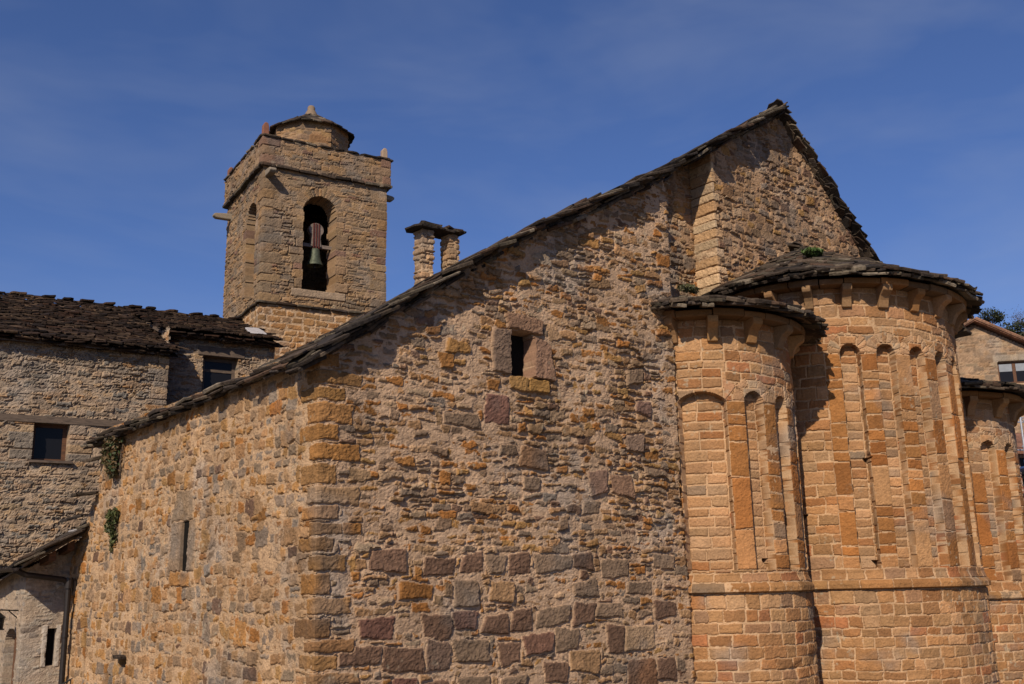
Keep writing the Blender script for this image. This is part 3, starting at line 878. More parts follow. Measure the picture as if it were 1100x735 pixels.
    # cornice of cut slabs on the corbels
    b = MB()
    phi = -104.0
    while phi < 104:
        dp = math.degrees(r.uniform(.36, .62) / (R + .3))
        ro = R + .27 + r.uniform(-.02, .015); z0 = z_cor + r.uniform(-.006, .006); z1 = z0 + .10 + r.uniform(-.01, .01)
        g = .25
        col = pick(r, [(2, (.165, .085, .036)), (1, (.13, .075, .040)), (.6, (.20, .105, .046))])
        n = 5; v = []
        for (rr, zz) in ((R - .12, z0), (ro - .015, z0), (ro, z0 + .02), (ro + .01, z1 - .015), (ro, z1), (R - .12, z1)):
            for q in range(n):
                t = R_(phi + g + (dp - 2 * g) * q / (n - 1))
                v.append((cx + rr * math.sin(t), cy - rr * math.cos(t), zz))
        f = []
        for a in range(6):
            a2 = (a + 1) % 6
            for q in range(n - 1): f.append((a * n + q, a * n + q + 1, a2 * n + q + 1, a2 * n + q))
        f.append(tuple(a * n for a in range(5, -1, -1))); f.append(tuple(a * n + n - 1 for a in range(6)))
        b.poly(v, f, col); phi += dp
    b.build('cornice', M_COR, body)
    # slab roof: rings of split slabs round a low half cone
    b = MB()
    rows = max(4, int(round((R + eave_over) / .17)))
    Ro = R + eave_over
    def ring(t): return (cx + (apex[0] - cx) * t, cy + (apex[1] - cy) * t, z_eave + (apex[2] - z_eave) * t, Ro * (1 - t))
    for k in range(-2, rows):
        t = max(k, -.25) / rows
        drop = 0.0
        x, y, z, rr = ring(t)
        phi = roof_phi[0] + r.uniform(0, 6)
        while phi < roof_phi[1]:
            w = r.uniform(.14, .46); dp = math.degrees(w / max(rr, .35))
            ph = R_(phi + dp / 2)
            e = Vector((math.sin(ph), -math.cos(ph), 0))
            l = r.uniform(.36, .52); th = r.uniform(.022, .045) if k > 0 else r.uniform(.03, .06)
            p0 = Vector((x, y, z)) + e * rr
            x2, y2, z2, r2 = ring(min(t + .1, 1.0)); p1 = Vector((x2, y2, z2)) + e * r2
            up = (p1 - p0).normalized()
            tan = Vector((0, 0, 1)).cross(e).normalized(); nn = tan.cross(up); nn = -nn if nn.z < 0 else nn
            up2 = (up + nn * (-.06)).normalized(); nn2 = tan.cross(up2); nn2 = -nn2 if nn2.z < 0 else nn2
            lay = (.0, -.045, -.085)[max(0, -k)]
            o_ = p0 + up * (l / 2 - r.uniform(0, .07) - (r.uniform(-.03, .09) if k == 0 else 0) + (r.uniform(.0, .10) if k < 0 else 0)) + nn * (lay + r.uniform(-.018, .020))
            if o_.y < 1.55:
                b.slab(o_, tan, up2, nn2, w * 1.06, l, th, r, slab_col(r), .085)
            phi += dp * .97
    rf = b.build('slab_roof', M_SLAB, body)
    # boarding under the slabs
    b = MB()
    v = [(apex[0], apex[1], apex[2] - .03)]; n = 40
    for q in range(n + 1):
        t = R_(-110 + 220 * q / n)
        v.append((cx + (Ro - .12) * math.sin(t), cy - (Ro - .12) * math.cos(t), z_eave - .03))
    v2 = [(a, bb, c - .03) for a, bb, c in v]
    f = []
    for q in range(1, n + 1):
        f.append((0, q, q + 1)); f.append((n + 2, n + 2 + q + 1, n + 2 + q)); f.append((q, n + 2 + q, n + 3 + q, q + 1))
    b.poly(v + v2, f, (.12, .08, .05))
    b.build('roof_bed', M_SLAB, body)
    for ob in [body] + list(body.children):
        me = ob.data; n = len(me.vertices); a = np.empty(n * 3, np.float32); me.vertices.foreach_get('co', a); a = a.reshape(-1, 3)
        a[:, 2] -= tilt * (a[:, 0] - cx) * np.clip((a[:, 2] - 1.8 - dz) / 4.2, 0, 1)
        me.vertices.foreach_set('co', a.ravel()); me.update()
    return body, rf

def slab_col(r):
    k = r.uniform(.28, .85)
    c = r.choice([(.085, .062, .046), (.078, .058, .045), (.105, .078, .056), (.062, .048, .040), (.100, .062, .042), (.19, .155, .115), (.13, .105, .075), (.055, .045, .040)])
    return tuple(t * k for t in c)

APSE1 = (7.34, .57)
pan_small = [(-52.5, 15.2, 4.27, .13, 3), (-18.2, 6.7, 4.26, None, 5), (6.3, 6.3, 4.26, None, 5), (31, 6.3, 4.26, None, 5), (55.5, 6.3, 4.26, None, 5)]
apse(APSE1[0], APSE1[1], 1.36, 301, 0.0, pan_small, 1.80, 5.50, 5.66, (7.75, 1.75, 6.60), .56, 'small left apse half hidden by the rubble aisle wall',
     [-68, -43, -18, 7, 32, 57], 5, None, .0115, holes=((-13.5, 1.90, .06, .06),))
pan_big = [(-47.3 + 15.7 * k, 4.1, 5.22, None, 9) for k in range(9)]
apse(RIDGE_X, .6, 2.17, 302, 0.0, pan_big, 1.79, 6.32, 6.50, (RIDGE_X, 1.05, 7.93), .485, 'tall main apse with narrow blind arches between pilasters',
     [-78, -62.5, -46.9, -31.2, -15.6, 0, 15.6, 31, 47, 62], 9, None, .012, holes=((-43.6, 3.48, .055, .05), (-44.2, 1.86, .05, .055), (-.5, 1.86, .06, .06), (-73, 2.6, .05, .05)))
pan_third = [(-49, 6.4, 4.26 - .27, None, 7), (-24.7, 6.4, 4.26 - .27, None, 7), (-.4, 6.3, 4.26 - .27, None, 7), (24, 6.3, 4.26 - .27, None, 7), (48, 6.3, 4.26 - .27, None, 7)]
apse(14.52, .57, 1.36, 303, -.27, pan_third, 1.53, 4.95, 5.12, (14.3, 1.75, 5.95), .62, 'small right apse in the shade of the main apse',
     [-62, -37, -12, 12, 37], 7, None, .017)

# --- long slab roof over aisle and nave, and the steep right-hand slope
def slab_plane(b, o, u, v, ulen, vlen, r, row=.22, wr=(.28, .6), lr=(.42, .6), tr=(.025, .05), clip=None, jit=.05, lift=0.0, ragged=.05, lead=.25):
    o, u, v = Vector(o), Vector(u).normalized(), Vector(v).normalized()
    n = u.cross(v); n = -n if n.z < 0 else n
    k = 0
    q = 0.0
    while q < vlen:
        s = -r.uniform(0, lead)
        while s < ulen:
            w = r.uniform(*wr); l = r.uniform(*lr); t = r.uniform(*tr)
            us = s + w / 2; vs = q + l / 2 - r.uniform(0, jit)
            if clip is None or clip(us, vs, w):
                vv = (v - n * (t * 1.6 / l)).normalized(); nn = u.cross(vv); nn = -nn if nn.z < 0 else nn
                rot = r.uniform(-.06, .06)
                uu = (u + vv * rot).normalized(); v3 = (vv - u * rot).normalized()
                b.slab(o + u * us + v * vs + n * (lift + t * .5 + r.uniform(-.01, .014)), uu, v3, nn, w * 1.04, l, t, r, slab_col(r), ragged)
            s += w
        q += row

def sink(b):
    b.v = [(x, y, z + sag(x, y)) for x, y, z in b.v]
    return b

b = MB()
r = random.Random(21)
sl = math.hypot(1, ROOF_B)
vx = (1 / sl, 0, ROOF_B / sl)
EAVE_X = -.17
YE = 9.0
orig = (EAVE_X, -.22, ROOF_A + ROOF_B * EAVE_X + .02)
XS = lambda vs: EAVE_X + vs / sl
def clip_main(us, vs, w):
    x, y = XS(vs), us - .22
    if x < 6.25: return y < 8.0
    return y > (1.12 if x < 8.3 else .92) + .08 * math.sin(x * 9) and y < 13.9 and x < APEX_X + .1
VL = (APEX_X - EAVE_X) * sl
slab_plane(b, orig, (0, 1, 0), vx, 14.2, VL - .42, r, .23, (.3, .62), (.44, .62), (.026, .05), clip_main, lead=.12)
# extra courses stacked along the verges and the eave, seen edge-on
nrm = Vector((-ROOF_B / sl, 0, 1 / sl))
for (x0, x1, yv) in ((EAVE_X, 6.3, -.13), (8.25, APEX_X + .06, .98)):
    for layer in range(5):
        x = x0
        while x < x1:
            w = r.uniform(.28, .55); l = r.uniform(.35, .6); t = r.uniform(.028, .05)
            p = Vector((x, yv + l / 2 + .022 * layer * r.uniform(.0, 1.6) + r.uniform(-.07, .06), ROOF_A + ROOF_B * x + .02)) + nrm * (.055 - .040 * layer + r.uniform(-.020, .022))
            tl = r.uniform(-.04, .07)
            ex = (Vector(vx) + nrm * tl).normalized()
            b.slab(p, ex, (0, 1, 0), (Vector((0, 1, 0)).cross(ex)) * -1, w * 1.08, l, t, r, slab_col(r), .06)
            x += w / sl * .9
for layer in range(3):
    y = -.2
    while y < 8.0:
        w = r.uniform(.3, .6)
        x0 = EAVE_X + .20 - .05 + .035 * layer + r.uniform(-.03, .03)
        b.slab((x0, y + w / 2, ROOF_A + ROOF_B * x0 + .02 - .030 * layer), (0, 1, 0), vx, nrm, w, .5, r.uniform(.026, .04), r, slab_col(r), .06)
        y += w
roof_main = sink(b).build('slab_roof', M_SLAB, church)
roof_main['label'] = 'long dark stone slab slope running from the low eave to the ridge'

b = MB()
r = random.Random(23)
vr = Vector((-1, 0, .95)).normalized()
XR = 13.72
sr = math.hypot(1, .95)
slab_plane(b, (XR, .98, rake_r(XR) + .02), (0, 1, 0), vr, 12.5, (XR - APEX_X) * sr - .38, r, .20, (.3, .6), (.40, .56), (.018, .032), lead=.05)
nr_ = Vector((.95, 0, 1)).normalized()
for layer in range(4):
    x = APEX_X
    while x < XR:
        w = r.uniform(.22, .40); l = r.uniform(.3, .5); t = r.uniform(.018, .032)
        p = Vector((x, 1.0 + l / 2 + .05 * layer * r.uniform(.3, 1.4) + r.uniform(-.06, .05), rake_r(x) + .02)) + nr_ * (-.03 + .034 * (2 - layer) + r.uniform(-.012, .012))
        ex = (vr * -1 + nr_ * r.uniform(.0, .04)).normalized()
        b.slab(p, ex, (0, 1, 0), (ex.cross(Vector((0, 1, 0)))), w * 1.08, l, t, r, slab_col(r), .06)
        x += w / sr * .9
y = 1.1
while y < 13.5:                        # ridge cover slabs
    w = r.uniform(.4, .7)
    b.slab((APEX_X - .10, y + w / 2, RIDGE_Z + .055), (0, 1, 0), (1, 0, .55), (-.5, 0, 1), w, .50, .04, r, slab_col(r), .06)
    y += w
roof_r = sink(b).build('slab_roof', M_SLAB, church)
roof_r['label'] = 'steep dark slab slope falling to the right of the ridge'

# right-hand aisle roof
b = MB(); r = random.Random(24)
va = Vector((-1, 0, .27)).normalized()
slab_plane(b, (17.25, 1.15, 7.0), (0, 1, 0), va, 9, 4.1, r, .26, (.35, .65), (.45, .62), (.035, .06))
b.box(13.2, 1.5, 6.88, 16.9, 10, 6.98, (.1, .08, .06))
ra = b.build('slab_roof', M_SLAB, church); ra['label'] = 'low slab roof of the far aisle'

# roof bed under the long slopes (boards resting on the walls)
b = MB()
def plank(x0, x1, y0, y1, fz, t=.035):
    v = [(x0, y0, fz(x0)), (x1, y0, fz(x1)), (x1, y1, fz(x1)), (x0, y1, fz(x0))]
    v2 = [(a, c, d - t) for a, c, d in v]
    b.poly(v + v2, [(0, 1, 2, 3), (7, 6, 5, 4), (0, 4, 5, 1), (1, 5, 6, 2), (2, 6, 7, 3), (3, 7, 4, 0)], (.10, .07, .05))
def planks(x0, x1, y0, y1, fz):
    n = max(1, int((x1 - x0) / .5)); m = max(1, int((y1 - y0) / 2))
    for i in range(n):
        for j in range(m):
            a, c = x0 + (x1 - x0) * i / n, x0 + (x1 - x0) * (i + 1) / n
            d, e = y0 + (y1 - y0) * j / m, y0 + (y1 - y0) * (j + 1) / m
            plank(a, c, d, e, fz)
planks(-.02, 6.2, .06, 7.9, lambda x: rake_lin(x) - .004)
planks(6.2, APEX_X, 1.28, 13.8, lambda x: rake_lin(x) - .004)
planks(APEX_X, 13.4, 1.28, 13.8, lambda x: rake_r(x) - .004)
sink(b)
b.build('roof_bed', M_WOOD, church)

# --- chimney: two rubble piers under cover slabs
def chimney():
    r = random.Random(31)
    piers = []
    par = None
    for (xa, xb, ya, yb, zt, sd) in ((3.29, 3.50, 2.82, 3.04, 7.335, 1), (3.82, 3.99, 2.82, 3.04, 7.355, 2)):
        P = Path([(xa, yb), (xa, ya), (xb, ya), (xb, yb), (xa, yb)])
        st = rubble(0, P.L, 5.9, zt, r, [(3, (.33, .22, .13)), (2, (.29, .18, .10)), (1, (.24, .16, .10))], (.055, .11), (1.5, 3.6), (.01, .03), .15, (-.012, .014), (.012, .028), .1, .05, 4)
        o = sheet({0: 'pier'}, M_RUB, lambda l, o_: chim, P, 5.9, zt, .014, st, 400 + sd, (.38, .26, .16), mlev=0, mrough=.01, warp=(.02, 2), relief=lambda S, Z: .02 * fbm(S, Z, 3, sd, 2))
chim = MB()
r = random.Random(33)
for (x0, x1, z) in ((3.10, 3.68, 7.36), (3.18, 3.62, 7.39), (3.24, 3.58, 7.415), (3.50, 3.85, 7.37), (3.62, 4.08, 7.39), (3.70, 4.04, 7.415)):
    chim.slab(((x0 + x1) / 2, 2.92, z), (1, 0, .03), (0, 1, 0), (-.03, 0, 1), x1 - x0 + .04, .46, .035, r, slab_col(r), .05)
chim = chim.build('chimney', M_SLAB, church)
chim['label'] = 'roof chimney of two pale rubble piers under dark cover slabs'
chimney()

# --- slabs sticking out of the far end of the side wall
r = random.Random(35)
for (x, y, z, w, l) in ((-.12, 7.80, 3.93, .34, .4), (-.14, 8.20, 3.36, .42, .45), (-.16, 8.75, 2.98, .36, .4), (-.05, 6.08, .735, .20, .34)):
    b = MB()
    b.slab((x, y, z), (1, 0, .22), (0, 1, 0), (-.22, 0, 1), w, l, .045, r, slab_col(r), .05)
    b.build('projecting_slab', M_SLAB, church)

# ------------------------------------------------------------------ bell tower
TB, TYAW = Vector((6.08, 14.95, 0)), R_(-8)
TU = Vector((math.cos(TYAW), math.sin(TYAW), 0)); TV = Vector((-TU.y, TU.x, 0))
tower = empty('bell_tower', (TB.x + TU.x * 1.93 + TV.x * 2, TB.y + TU.y * 1.93 + TV.y * 2, -.6), TYAW)
tag(tower, 'square stone bell tower with an arched opening, parapet and small domed lantern', 'bell tower')
def TL(a, b): q = TB + TU * a + TV * b; return (q.x, q.y)
TW, TD = 3.69, 3.66
def build_tower():
    r = random.Random(41)
    P = Path([TL(0, TD), TL(0, 0), TL(TW, 0), TL(TW, TD), TL(0, TD)])
    c1 = TD; c2 = TD + TW
    st = ashlar(0, P.L, 6.0, 9.28, r, PAL_BRICK, (.15, .22), (.24, .5), (.03, .05), .012, b=(.01, .022), p=5)
    st += rubble(0, P.L, 9.28, 13.4, r, PAL_TOWER, (.07, .15), (1.6, 4.2), (.008, .028), .16, (-.018, .012), (.014, .03), .2, .06, 4)
    for cc in (c1, c2):
        z = 9.3; k = 0
        while z < 13.3:
            h = r.uniform(.2, .34); a, b_ = (.5, .3) if k % 2 else (.28, .55)
            st.append(Stone(rect(cc - a, cc + b_, z + .01, z + h - .01), pick(r, PAL_TOWER), r.uniform(0, .012), .016, fix=True, p=6)); z += h; k += 1
    sr, zr, hr = c1 + 1.66, 12.15, .475
    sl_, zl, hl = c1 - 1.02, 12.05, .42
    st += arch_stones(sr, zr, hr, .75, 17, r, PAL_TOWER); st += arch_stones(sl_, zl, hl, .62, 15, r, PAL_TOWER)
    st.append(Stone(rect(sr - .8, sr + .8, 9.60, 9.82), (.26, .19, .13), .01, .016, fix=True, p=6))
    for sc, hw, z1 in ((sr, hr, zr), (sl_, hl, zl)):
        for sg in (-1, 1):
            z = 9.84
            while z < z1 - .02:
                h = min(r.uniform(.14, .3), z1 - z); w = r.uniform(.2, .42)
                st.append(Stone(rect(*(sorted((sc + sg * (hw - .05), sc + sg * (hw + w)))), z + .008, z + h - .006), pick(r, PAL_TOWER), r.uniform(0, .01), .014, fix=True, p=6)); z += h
    def op(S, Z):
        m = np.zeros(S.shape, bool)
        for sc, hw, zs, z0 in ((sr, hr, zr, 9.84), (sl_, hl, zl, 9.66)):
            d = S - sc + .012 * np.sin(Z * 11 + sc)
            m |= (np.abs(d) < hw) & (Z > z0) & (Z < zs + np.sqrt(np.maximum(hw * hw - d * d, 0)))
        return m
    def near(S, Z): return op(S + .12, Z) | op(S - .12, Z) | op(S, Z - .15) | op(S, Z)
    def relief(S, Z): return np.where(op(S, Z), -.58, 0) + .02 * fbm(S, Z, .8, 43, 3) - .012 * (Z < 9.3)
    def inner(S, Z):
        m = np.ones(S.shape, bool)
        for e in (-.035, .035):
            m &= op(S + e, Z) & op(S, Z + e)
        return m
    o = sheet({0: 'tower_wall'}, M_TOW, lambda l, o_: tower, P, 6.0, 13.32, .028, st, 501, (.245, .165, .10), mlev=.001, mrough=.014, warp=(.05, 1.2), warp2=.018, edge=.035, rough=.009,
              relief=relief, mask=inner, dry=lambda S, Z: np.where((Z > 9.3) & ~near(S, Z), np.clip(fbm(S, Z, .9, 44, 3) * 2 + .3, 0, 1) * .035, 0),
              mort2=(.42, .29, .18), mort2_w=lambda S, Z: (Z < 9.28) * 1.0)
    # parapet
    e = .09
    P2 = Path([TL(-e, TD + e), TL(-e, -e), TL(TW + e, -e), TL(TW + e, TD + e), TL(-e, TD + e)])
    st = rubble(0, P2.L, 13.24, 14.2, r, PAL_TOWER, (.07, .16), (1.2, 3.6), (.008, .03), .18, (-.018, .012), (.014, .03), .2, .1, 3.6)
    for cc in (TD + 2 * e, TD + TW + 4 * e):
        z = 13.3
        for h, a, b_, c in ((.28, .24, .62, (.165, .098, .066)), (.26, .6, .34, (.19, .125, .078)), (.28, .3, .5, (.155, .092, .064))):
            st.append(Stone(rect(cc - a, cc + b_, z + .01, z + h - .01), c, .008, .018, fix=True, p=6)); z += h
    sheet({0: 'parapet'}, M_TOW, lambda l, o_: tower, P2, 13.26, 14.10, .028, st, 502, (.235, .155, .095), mlev=.001, mrough=.014, warp=(.04, 1.2), warp2=.018, edge=.035, rough=.008,
          dry=lambda S, Z: np.clip(fbm(S, Z, .9, 45, 3) * 2 + .2, 0, 1) * .03)
    def band(name, e_in, e_out, z, th, seed, par=tower):
        r2 = random.Random(seed); b = MB()
        for (a, n, L) in (((0, TD), (0, -1), TD), ((0, 0), (1, 0), TW), ((TW, 0), (0, 1), TD), ((TW, TD), (-1, 0), TW)):
            q = -e_out
            d = Vector((n[0], n[1])); out = Vector((n[1], -n[0]))
            while q < L + e_out - .1:
                w = r2.uniform(.35, .75); w = min(w, L + e_out - q)
                ctr = Vector(a) + d * (q + w / 2) + out * ((e_out - e_in) / 2)
                p = TB + TU * ctr.x + TV * ctr.y
                ex = (TU * d.x + TV * d.y); ey = (TU * -out.x + TV * -out.y)
                b.slab((p.x, p.y, z + r2.uniform(-.008, .008)), ex, ey, (0, 0, 1), w * 1.03, e_in + e_out, th, r2, slab_col(r2), .03)
                q += w
        b.build(name, M_SLAB, par)
    band('string_course', .15, .10, 9.31, .055, 51)
    band('drip_course', .2, .15, 13.27, .075, 52)
    band('coping', .42, .17, 14.13, .05, 53)
    b = MB(TB, TYAW); b.box(.1, .1, 13.45, TW - .1, TD - .1, 13.95, (.12, .10, .08)); b.build('ceiling', M_DARK, tower)
    b = MB(TB, TYAW); b.box(.06, .06, 6.0, TW - .06, TD - .06, 9.3, (.2, .15, .1)); b.build('floor', M_DARK, tower)
build_tower()
# lantern on top
def build_lantern():
    r = random.Random(61)
    ca, cb, Rr = 1.98, 1.88, 1.16
    oct_ = [TL(ca + Rr * math.cos(R_(-22.5 + 45 * k - 90 + 22.5 + 12)), cb + Rr * math.sin(R_(-22.5 + 45 * k - 90 + 22.5 + 12))) for k in range(9)]
    P = Path(oct_)
    st = rubble(0, P.L, 13.9, 15.4, r, [(3, (.23, .135, .07)), (2, (.19, .125, .08)), (1, (.25, .16, .08))], (.12, .2), (1.3, 3), (.012, .03), .14, (-.014, .01), (.014, .028), .12, .05, 4)
    o = sheet({0: 'lantern'}, M_TOW, lambda l, o_: tower, P, 13.9, 15.36, .03, st, 503, (.235, .155, .09), mlev=.0, mrough=.012, warp=(.04, 1.4), warp2=.016, edge=.035)
    lan = o[0]
    b = MB()
    n = 18
    for k in range(9):
        t = k / 9; r0 = (Rr + .20) * (1 - t); z = 15.34 + .80 * t
        cnt = max(8, 8 * int(round(2 * math.pi * r0 / 8 / .42)))
        for q in range(cnt):
            a = 2 * math.pi * (q + .5) / cnt + R_(-78) - TYAW * 0
            fa = R_(-78 + 22.5) + R_(45) * math.floor((a - R_(-78)) / R_(45)); rr = r0 * math.cos(R_(22.5)) / math.cos(a - fa)
            en = TU * math.cos(fa) + TV * math.sin(fa)
            e = TU * math.cos(a) + TV * math.sin(a); tan = Vector((0, 0, 1)).cross(en)
            up = (-en + Vector((0, 0, .58))).normalized(); nn = tan.cross(up); nn = -nn if nn.z < 0 else nn
            c = TB + TU * ca + TV * cb + e * (rr - .12) + Vector((0, 0, z))
            b.slab(c, tan, up, nn, 2 * math.pi * max(rr, .12) / cnt * 1.12, .34, .04, r, slab_col(r), .03)
    b.build('slab_roof', M_SLAB, lan)
    b = MB((*TL(ca, cb), 0), TYAW)
    b.lathe([(.001, 16.32), (.09, 16.31), (.12, 16.25), (.115, 16.18), (.15, 16.12), (.19, 16.04), (.22, 15.90)][::-1], (0, 0, 0), 14, (.17, .125, .088))
    b.build('finial', M_COR, lan, True)
build_lantern()
for (a, bb, h, c) in ((.0, .02, .42, (.17, .075, .05)), (TW - .05, .05, .38, (.30, .22, .16)), (.02, TD - .05, .40, (.17, .08, .055)), (TW - .05, TD - .05, .38, (.25, .17, .12))):
    b = MB((*TL(a, bb), 14.14), TYAW)
    w = .085
    prof = [(-w * 1.25, 0), (w * 1.25, 0), (w * 1.05, h * .25), (w, h * .72), (w * .75, h * .92), (w * .2, h), (-w * .4, h * .98), (-w * .95, h * .8), (-w, h * .3)]
    b.prism(prof, ((0, 0, 0), (1, 0, 0), (0, 0, 1), (0, -1, 0)), .17, c)
    o = b.build('finial', M_COR, tower)
    md = o.modifiers.new('bevel', 'BEVEL'); md.width = .02; md.segments = 2
for (a, bb, z, da, db) in ((-.05, 3.25, 12.78, -1, 0), (TW - .15, .25, 13.06, 1, 0), (.12, .05, 13.04, 0, -1)):
    b = MB((*TL(a, bb), z), TYAW)
    ea = Vector((da, db, -.03)); ec = Vector((-db, da, 0))
    b.prism([(-.3, -.11), (.42, -.09), (.50, -.03), (.50, .03), (.44, .06), (.1, .09), (-.3, .10)], ((0, 0, 0), ea, (0, 0, 1), ec), .20, (.20, .165, .125))
    o = b.build('waterspout', M_COR, tower); md = o.modifiers.new('bevel', 'BEVEL'); md.width = .025; md.segments = 2

# bell hanging in the front opening
bell = empty('church_bell', (*TL(1.66, .36), 11.2), TYAW)
tag(bell, 'greenish bronze bell under a pale yoke with red iron straps in the tower opening', 'bell')
b = MB((*TL(1.66, .36), 0), TYAW)
b.lathe([(.235, 10.66), (.232, 10.69), (.205, 10.74), (.17, 10.84), (.150, 10.98), (.140, 11.08), (.115, 11.15), (.06, 11.19), (.001, 11.20)], (0, 0, 0), 28, (.5, .5, .5))
b.lathe([(.20, 10.70), (.235, 10.66)], (0, 0, 0), 28, (.5, .5, .5))
b.build('bell_body', M_BRONZE, bell, True)
b = MB((*TL(1.66, .36), 0), TYAW)
prof = []
for k in range(13):
    t = R_(-50 + 280 * k / 12); prof.append((.22 * math.cos(t), 11.72 + .20 * math.sin(t)))
prof += [(-.13, 11.45), (-.16, 11.22), (.16, 11.22), (.13, 11.45)]
b.prism(prof, ((0, 0, 0), (1, 0, 0), (0, 0, 1), (0, -1, 0)), .16, (.4, .35, .3))
b.build('yoke', M_YOKE, bell)
for k in (-.11, 0, .11):
    b = MB((*TL(1.66, .36), 0), TYAW); b.box(k * .7 - .018, -.105, 11.16, k * .7 + .018, -.082, 11.90, (.5, .5, .5)); b.build('strap', M_REDIRON, bell)
b = MB((*TL(1.66, .36), 0), TYAW); b.box(-.52, -.05, 11.19, .52, .05, 11.29, (.5, .5, .5)); b.build('axle', M_YOKE, bell)
b = MB((*TL(1.66, .36), 0), TYAW); b.tube((0, 0, 11.1), (0, 0, 10.64), .022, 8); b.tube((0, 0, 10.67), (0, 0, 10.58), .045, 10, (.5, .5, .5), .03); b.build('clapper', M_IRON, bell)

# ------------------------------------------------------------------ stone house on the left
TYAW = R_(-6)
TU = Vector((math.cos(TYAW), math.sin(TYAW), 0)); TV = Vector((-TU.y, TU.x, 0))
HB = Vector((2.56, 11.96, 0))
def HL(a, b): q = HB + TU * a + TV * b; return (q.x, q.y)
house = empty('stone_house', (*HL(-2, 2), -.6), TYAW)
tag(house, 'grey stone house with a long dark slab roof and two small windows beside the tower', 'house')
def build_house():
    r = random.Random(71)
    P = Path([HL(-7, 3), HL(-7, 0), HL(0, 0), HL(0, .75), HL(2.72, .75)])
    o0, o1 = 3 + 7, 3 + 7 + .75
    st = rubble(0, P.L, -.7, 7.8, r, PAL_HOUSE, (.045, .11), (1.3, 3.6), (.006, .03), .2, (-.028, .012), (.014, .034), .22, .08, 3.4, rot=.05)
    z = -.7; k = 0
    while z < 6.8:
        h = r.uniform(.1, .2); a = r.uniform(.2, .5)
        st.append(Stone(rect(o0 - a, o0 + .2, z + .006, z + h - .006), pick(r, PAL_HOUSE), 0, .018, fix=True, p=5)); z += h
    for sg, x in ((-1, -2.61), (1, -1.94)):
        z = 4.4
        while z < 5.2:
            h = min(r.uniform(.1, .2), 5.2 - z); a, c = sorted((10 + x + sg * .005, 10 + x + sg * r.uniform(.25, .5)))
            st.append(Stone(rect(a, c, z + .006, z + h - .006), pick(r, PAL_HOUSE), .008, .018, fix=True, p=6)); z += h
    W = [(10 - 2.61, 10 - 1.94, 4.38, 5.16), (o1 + 1.01, o1 + 1.82, 6.2, 7.08)]
    def hole(S, Z):
        m = np.zeros(S.shape, bool)
        for a, b_, c, d in W: m |= (S > a) & (S < b_) & (Z > c) & (Z < d)
        return m
    def mask(S, Z):
        m = (S <= o0 + .1) & (Z > 6.86)
        return m | (Z > 7.56)
    sheet({0: 'house_wall'}, M_HOU, lambda l, o_: house, P, -.7, 7.6, .024, st, 601, (.300, .222, .154), mlev=.000, mrough=.016, warp=(.05, 1.3), warp2=.022, edge=.02, rough=.014,
          relief=lambda S, Z: np.where(hole(S, Z), -.34, 0) + .03 * fbm(S, Z, .7, 72, 3), mask=mask,
          dry=lambda S, Z: np.clip(fbm(S, Z, .9, 73, 3) * 2 + .4, 0, 1) * .024)
    f = lambda: MB(HB, TYAW)
    # lower window
    b = f(); x0, x1, z0, z1 = -2.61, -1.94, 4.38, 5.16; y = .20
    b.box(x0 - .02, y, z0 - .02, x1 + .02, y + .05, z0 + .06); b.box(x0 - .02, y, z1 - .07, x1 + .02, y + .05, z1 + .03)
    b.box(x0 - .02, y, z0 + .06, x0 + .05, y + .05, z1 - .07); b.box(x1 - .09, y, z0 + .06, x1 + .02, y + .05, z1 - .07);     w = b.build('window', M_BROWN, house); w['label'] = 'small brown window under the grey timber beam'
    b = f(); b.box(x0 + .05, y + .02, z0 + .04, x1 - .05, y + .03, z1 - .05); b.build('pane', M_GLASS, w)
    b = f(); b.box(x0 - .06, -.09, z0 - .05, x1 + .10, .20, z0 + .0); b.build('sill', M_WOOD, w)
    b = f(); b.box(-7.0, -.035, 5.16, -.86, .12, 5.30); b.build('beam', M_WOOD, house)
    # upper window
    b = f(); x0, x1, z0, z1 = 1.01, 1.82, 6.2, 7.08; y = .91
    b.box(x0 - .02, y, z1 - .09, x1 + .02, y + .05, z1 + .03); b.box(x0 - .02, y, z0, x0 + .08, y + .05, z1 - .09); b.box(x1 - .08, y, z0, x1 + .02, y + .05, z1 - .09); b.box(x0 + .08, y + .002, 6.74, x1 - .08, y + .048, 6.80)
    w = b.build('window', M_WOOD, house); w['label'] = 'upper window under a thick grey timber lintel'
    b = f(); b.box(x0 + .06, y + .02, z0, x1 - .06, y + .03, z1 - .07); b.build('pane', M_GLASS, w)
    b = f(); b.box(.86, .69, 7.08, 1.98, .90, 7.30, bev=.015); b.build('lintel', M_WOOD, w)
    # roof
    b = MB(); r = random.Random(74)
    sl2 = .455; v = (TV + Vector((0, 0, sl2))).normalized(); L = math.hypot(1, sl2)
    zr = lambda y: 6.80 + sl2 * (y + .5)
    o_ = HB + TU * -7.6 + TV * -.30 + Vector((0, 0, zr(-.30)))
    slab_plane(b, o_, TU, v, 7.75, 4.35 * L, r, .125, (.14, .36), (.32, .48), (.018, .045), jit=.08, ragged=.06)
    sw = .36; zw = lambda y: 7.54 + sw * (y - .40); vw = (TV + Vector((0, 0, sw))).normalized(); Lw = math.hypot(1, sw)
    o_ = HB + TU * .05 + TV * .40 + Vector((0, 0, zw(.40) + .02))
    slab_plane(b, o_, TU, vw, 2.62, 3.65 * Lw, r, .125, (.14, .36), (.32, .48), (.018, .045), jit=.08, ragged=.06)
    q = -7.4
    while q < 2.6:                      # ridge stones with gaps between them
        w = r.uniform(.25, .42)
        c = HB + TU * (q + w / 2) + TV * 4.05 + Vector((0, 0, zr(4.05) + .055))
        b.slab(c, TU, TV, (0, 0, 1), w, .4, .05, r, slab_col(r), .05)
        q += w + r.uniform(.1, .3)
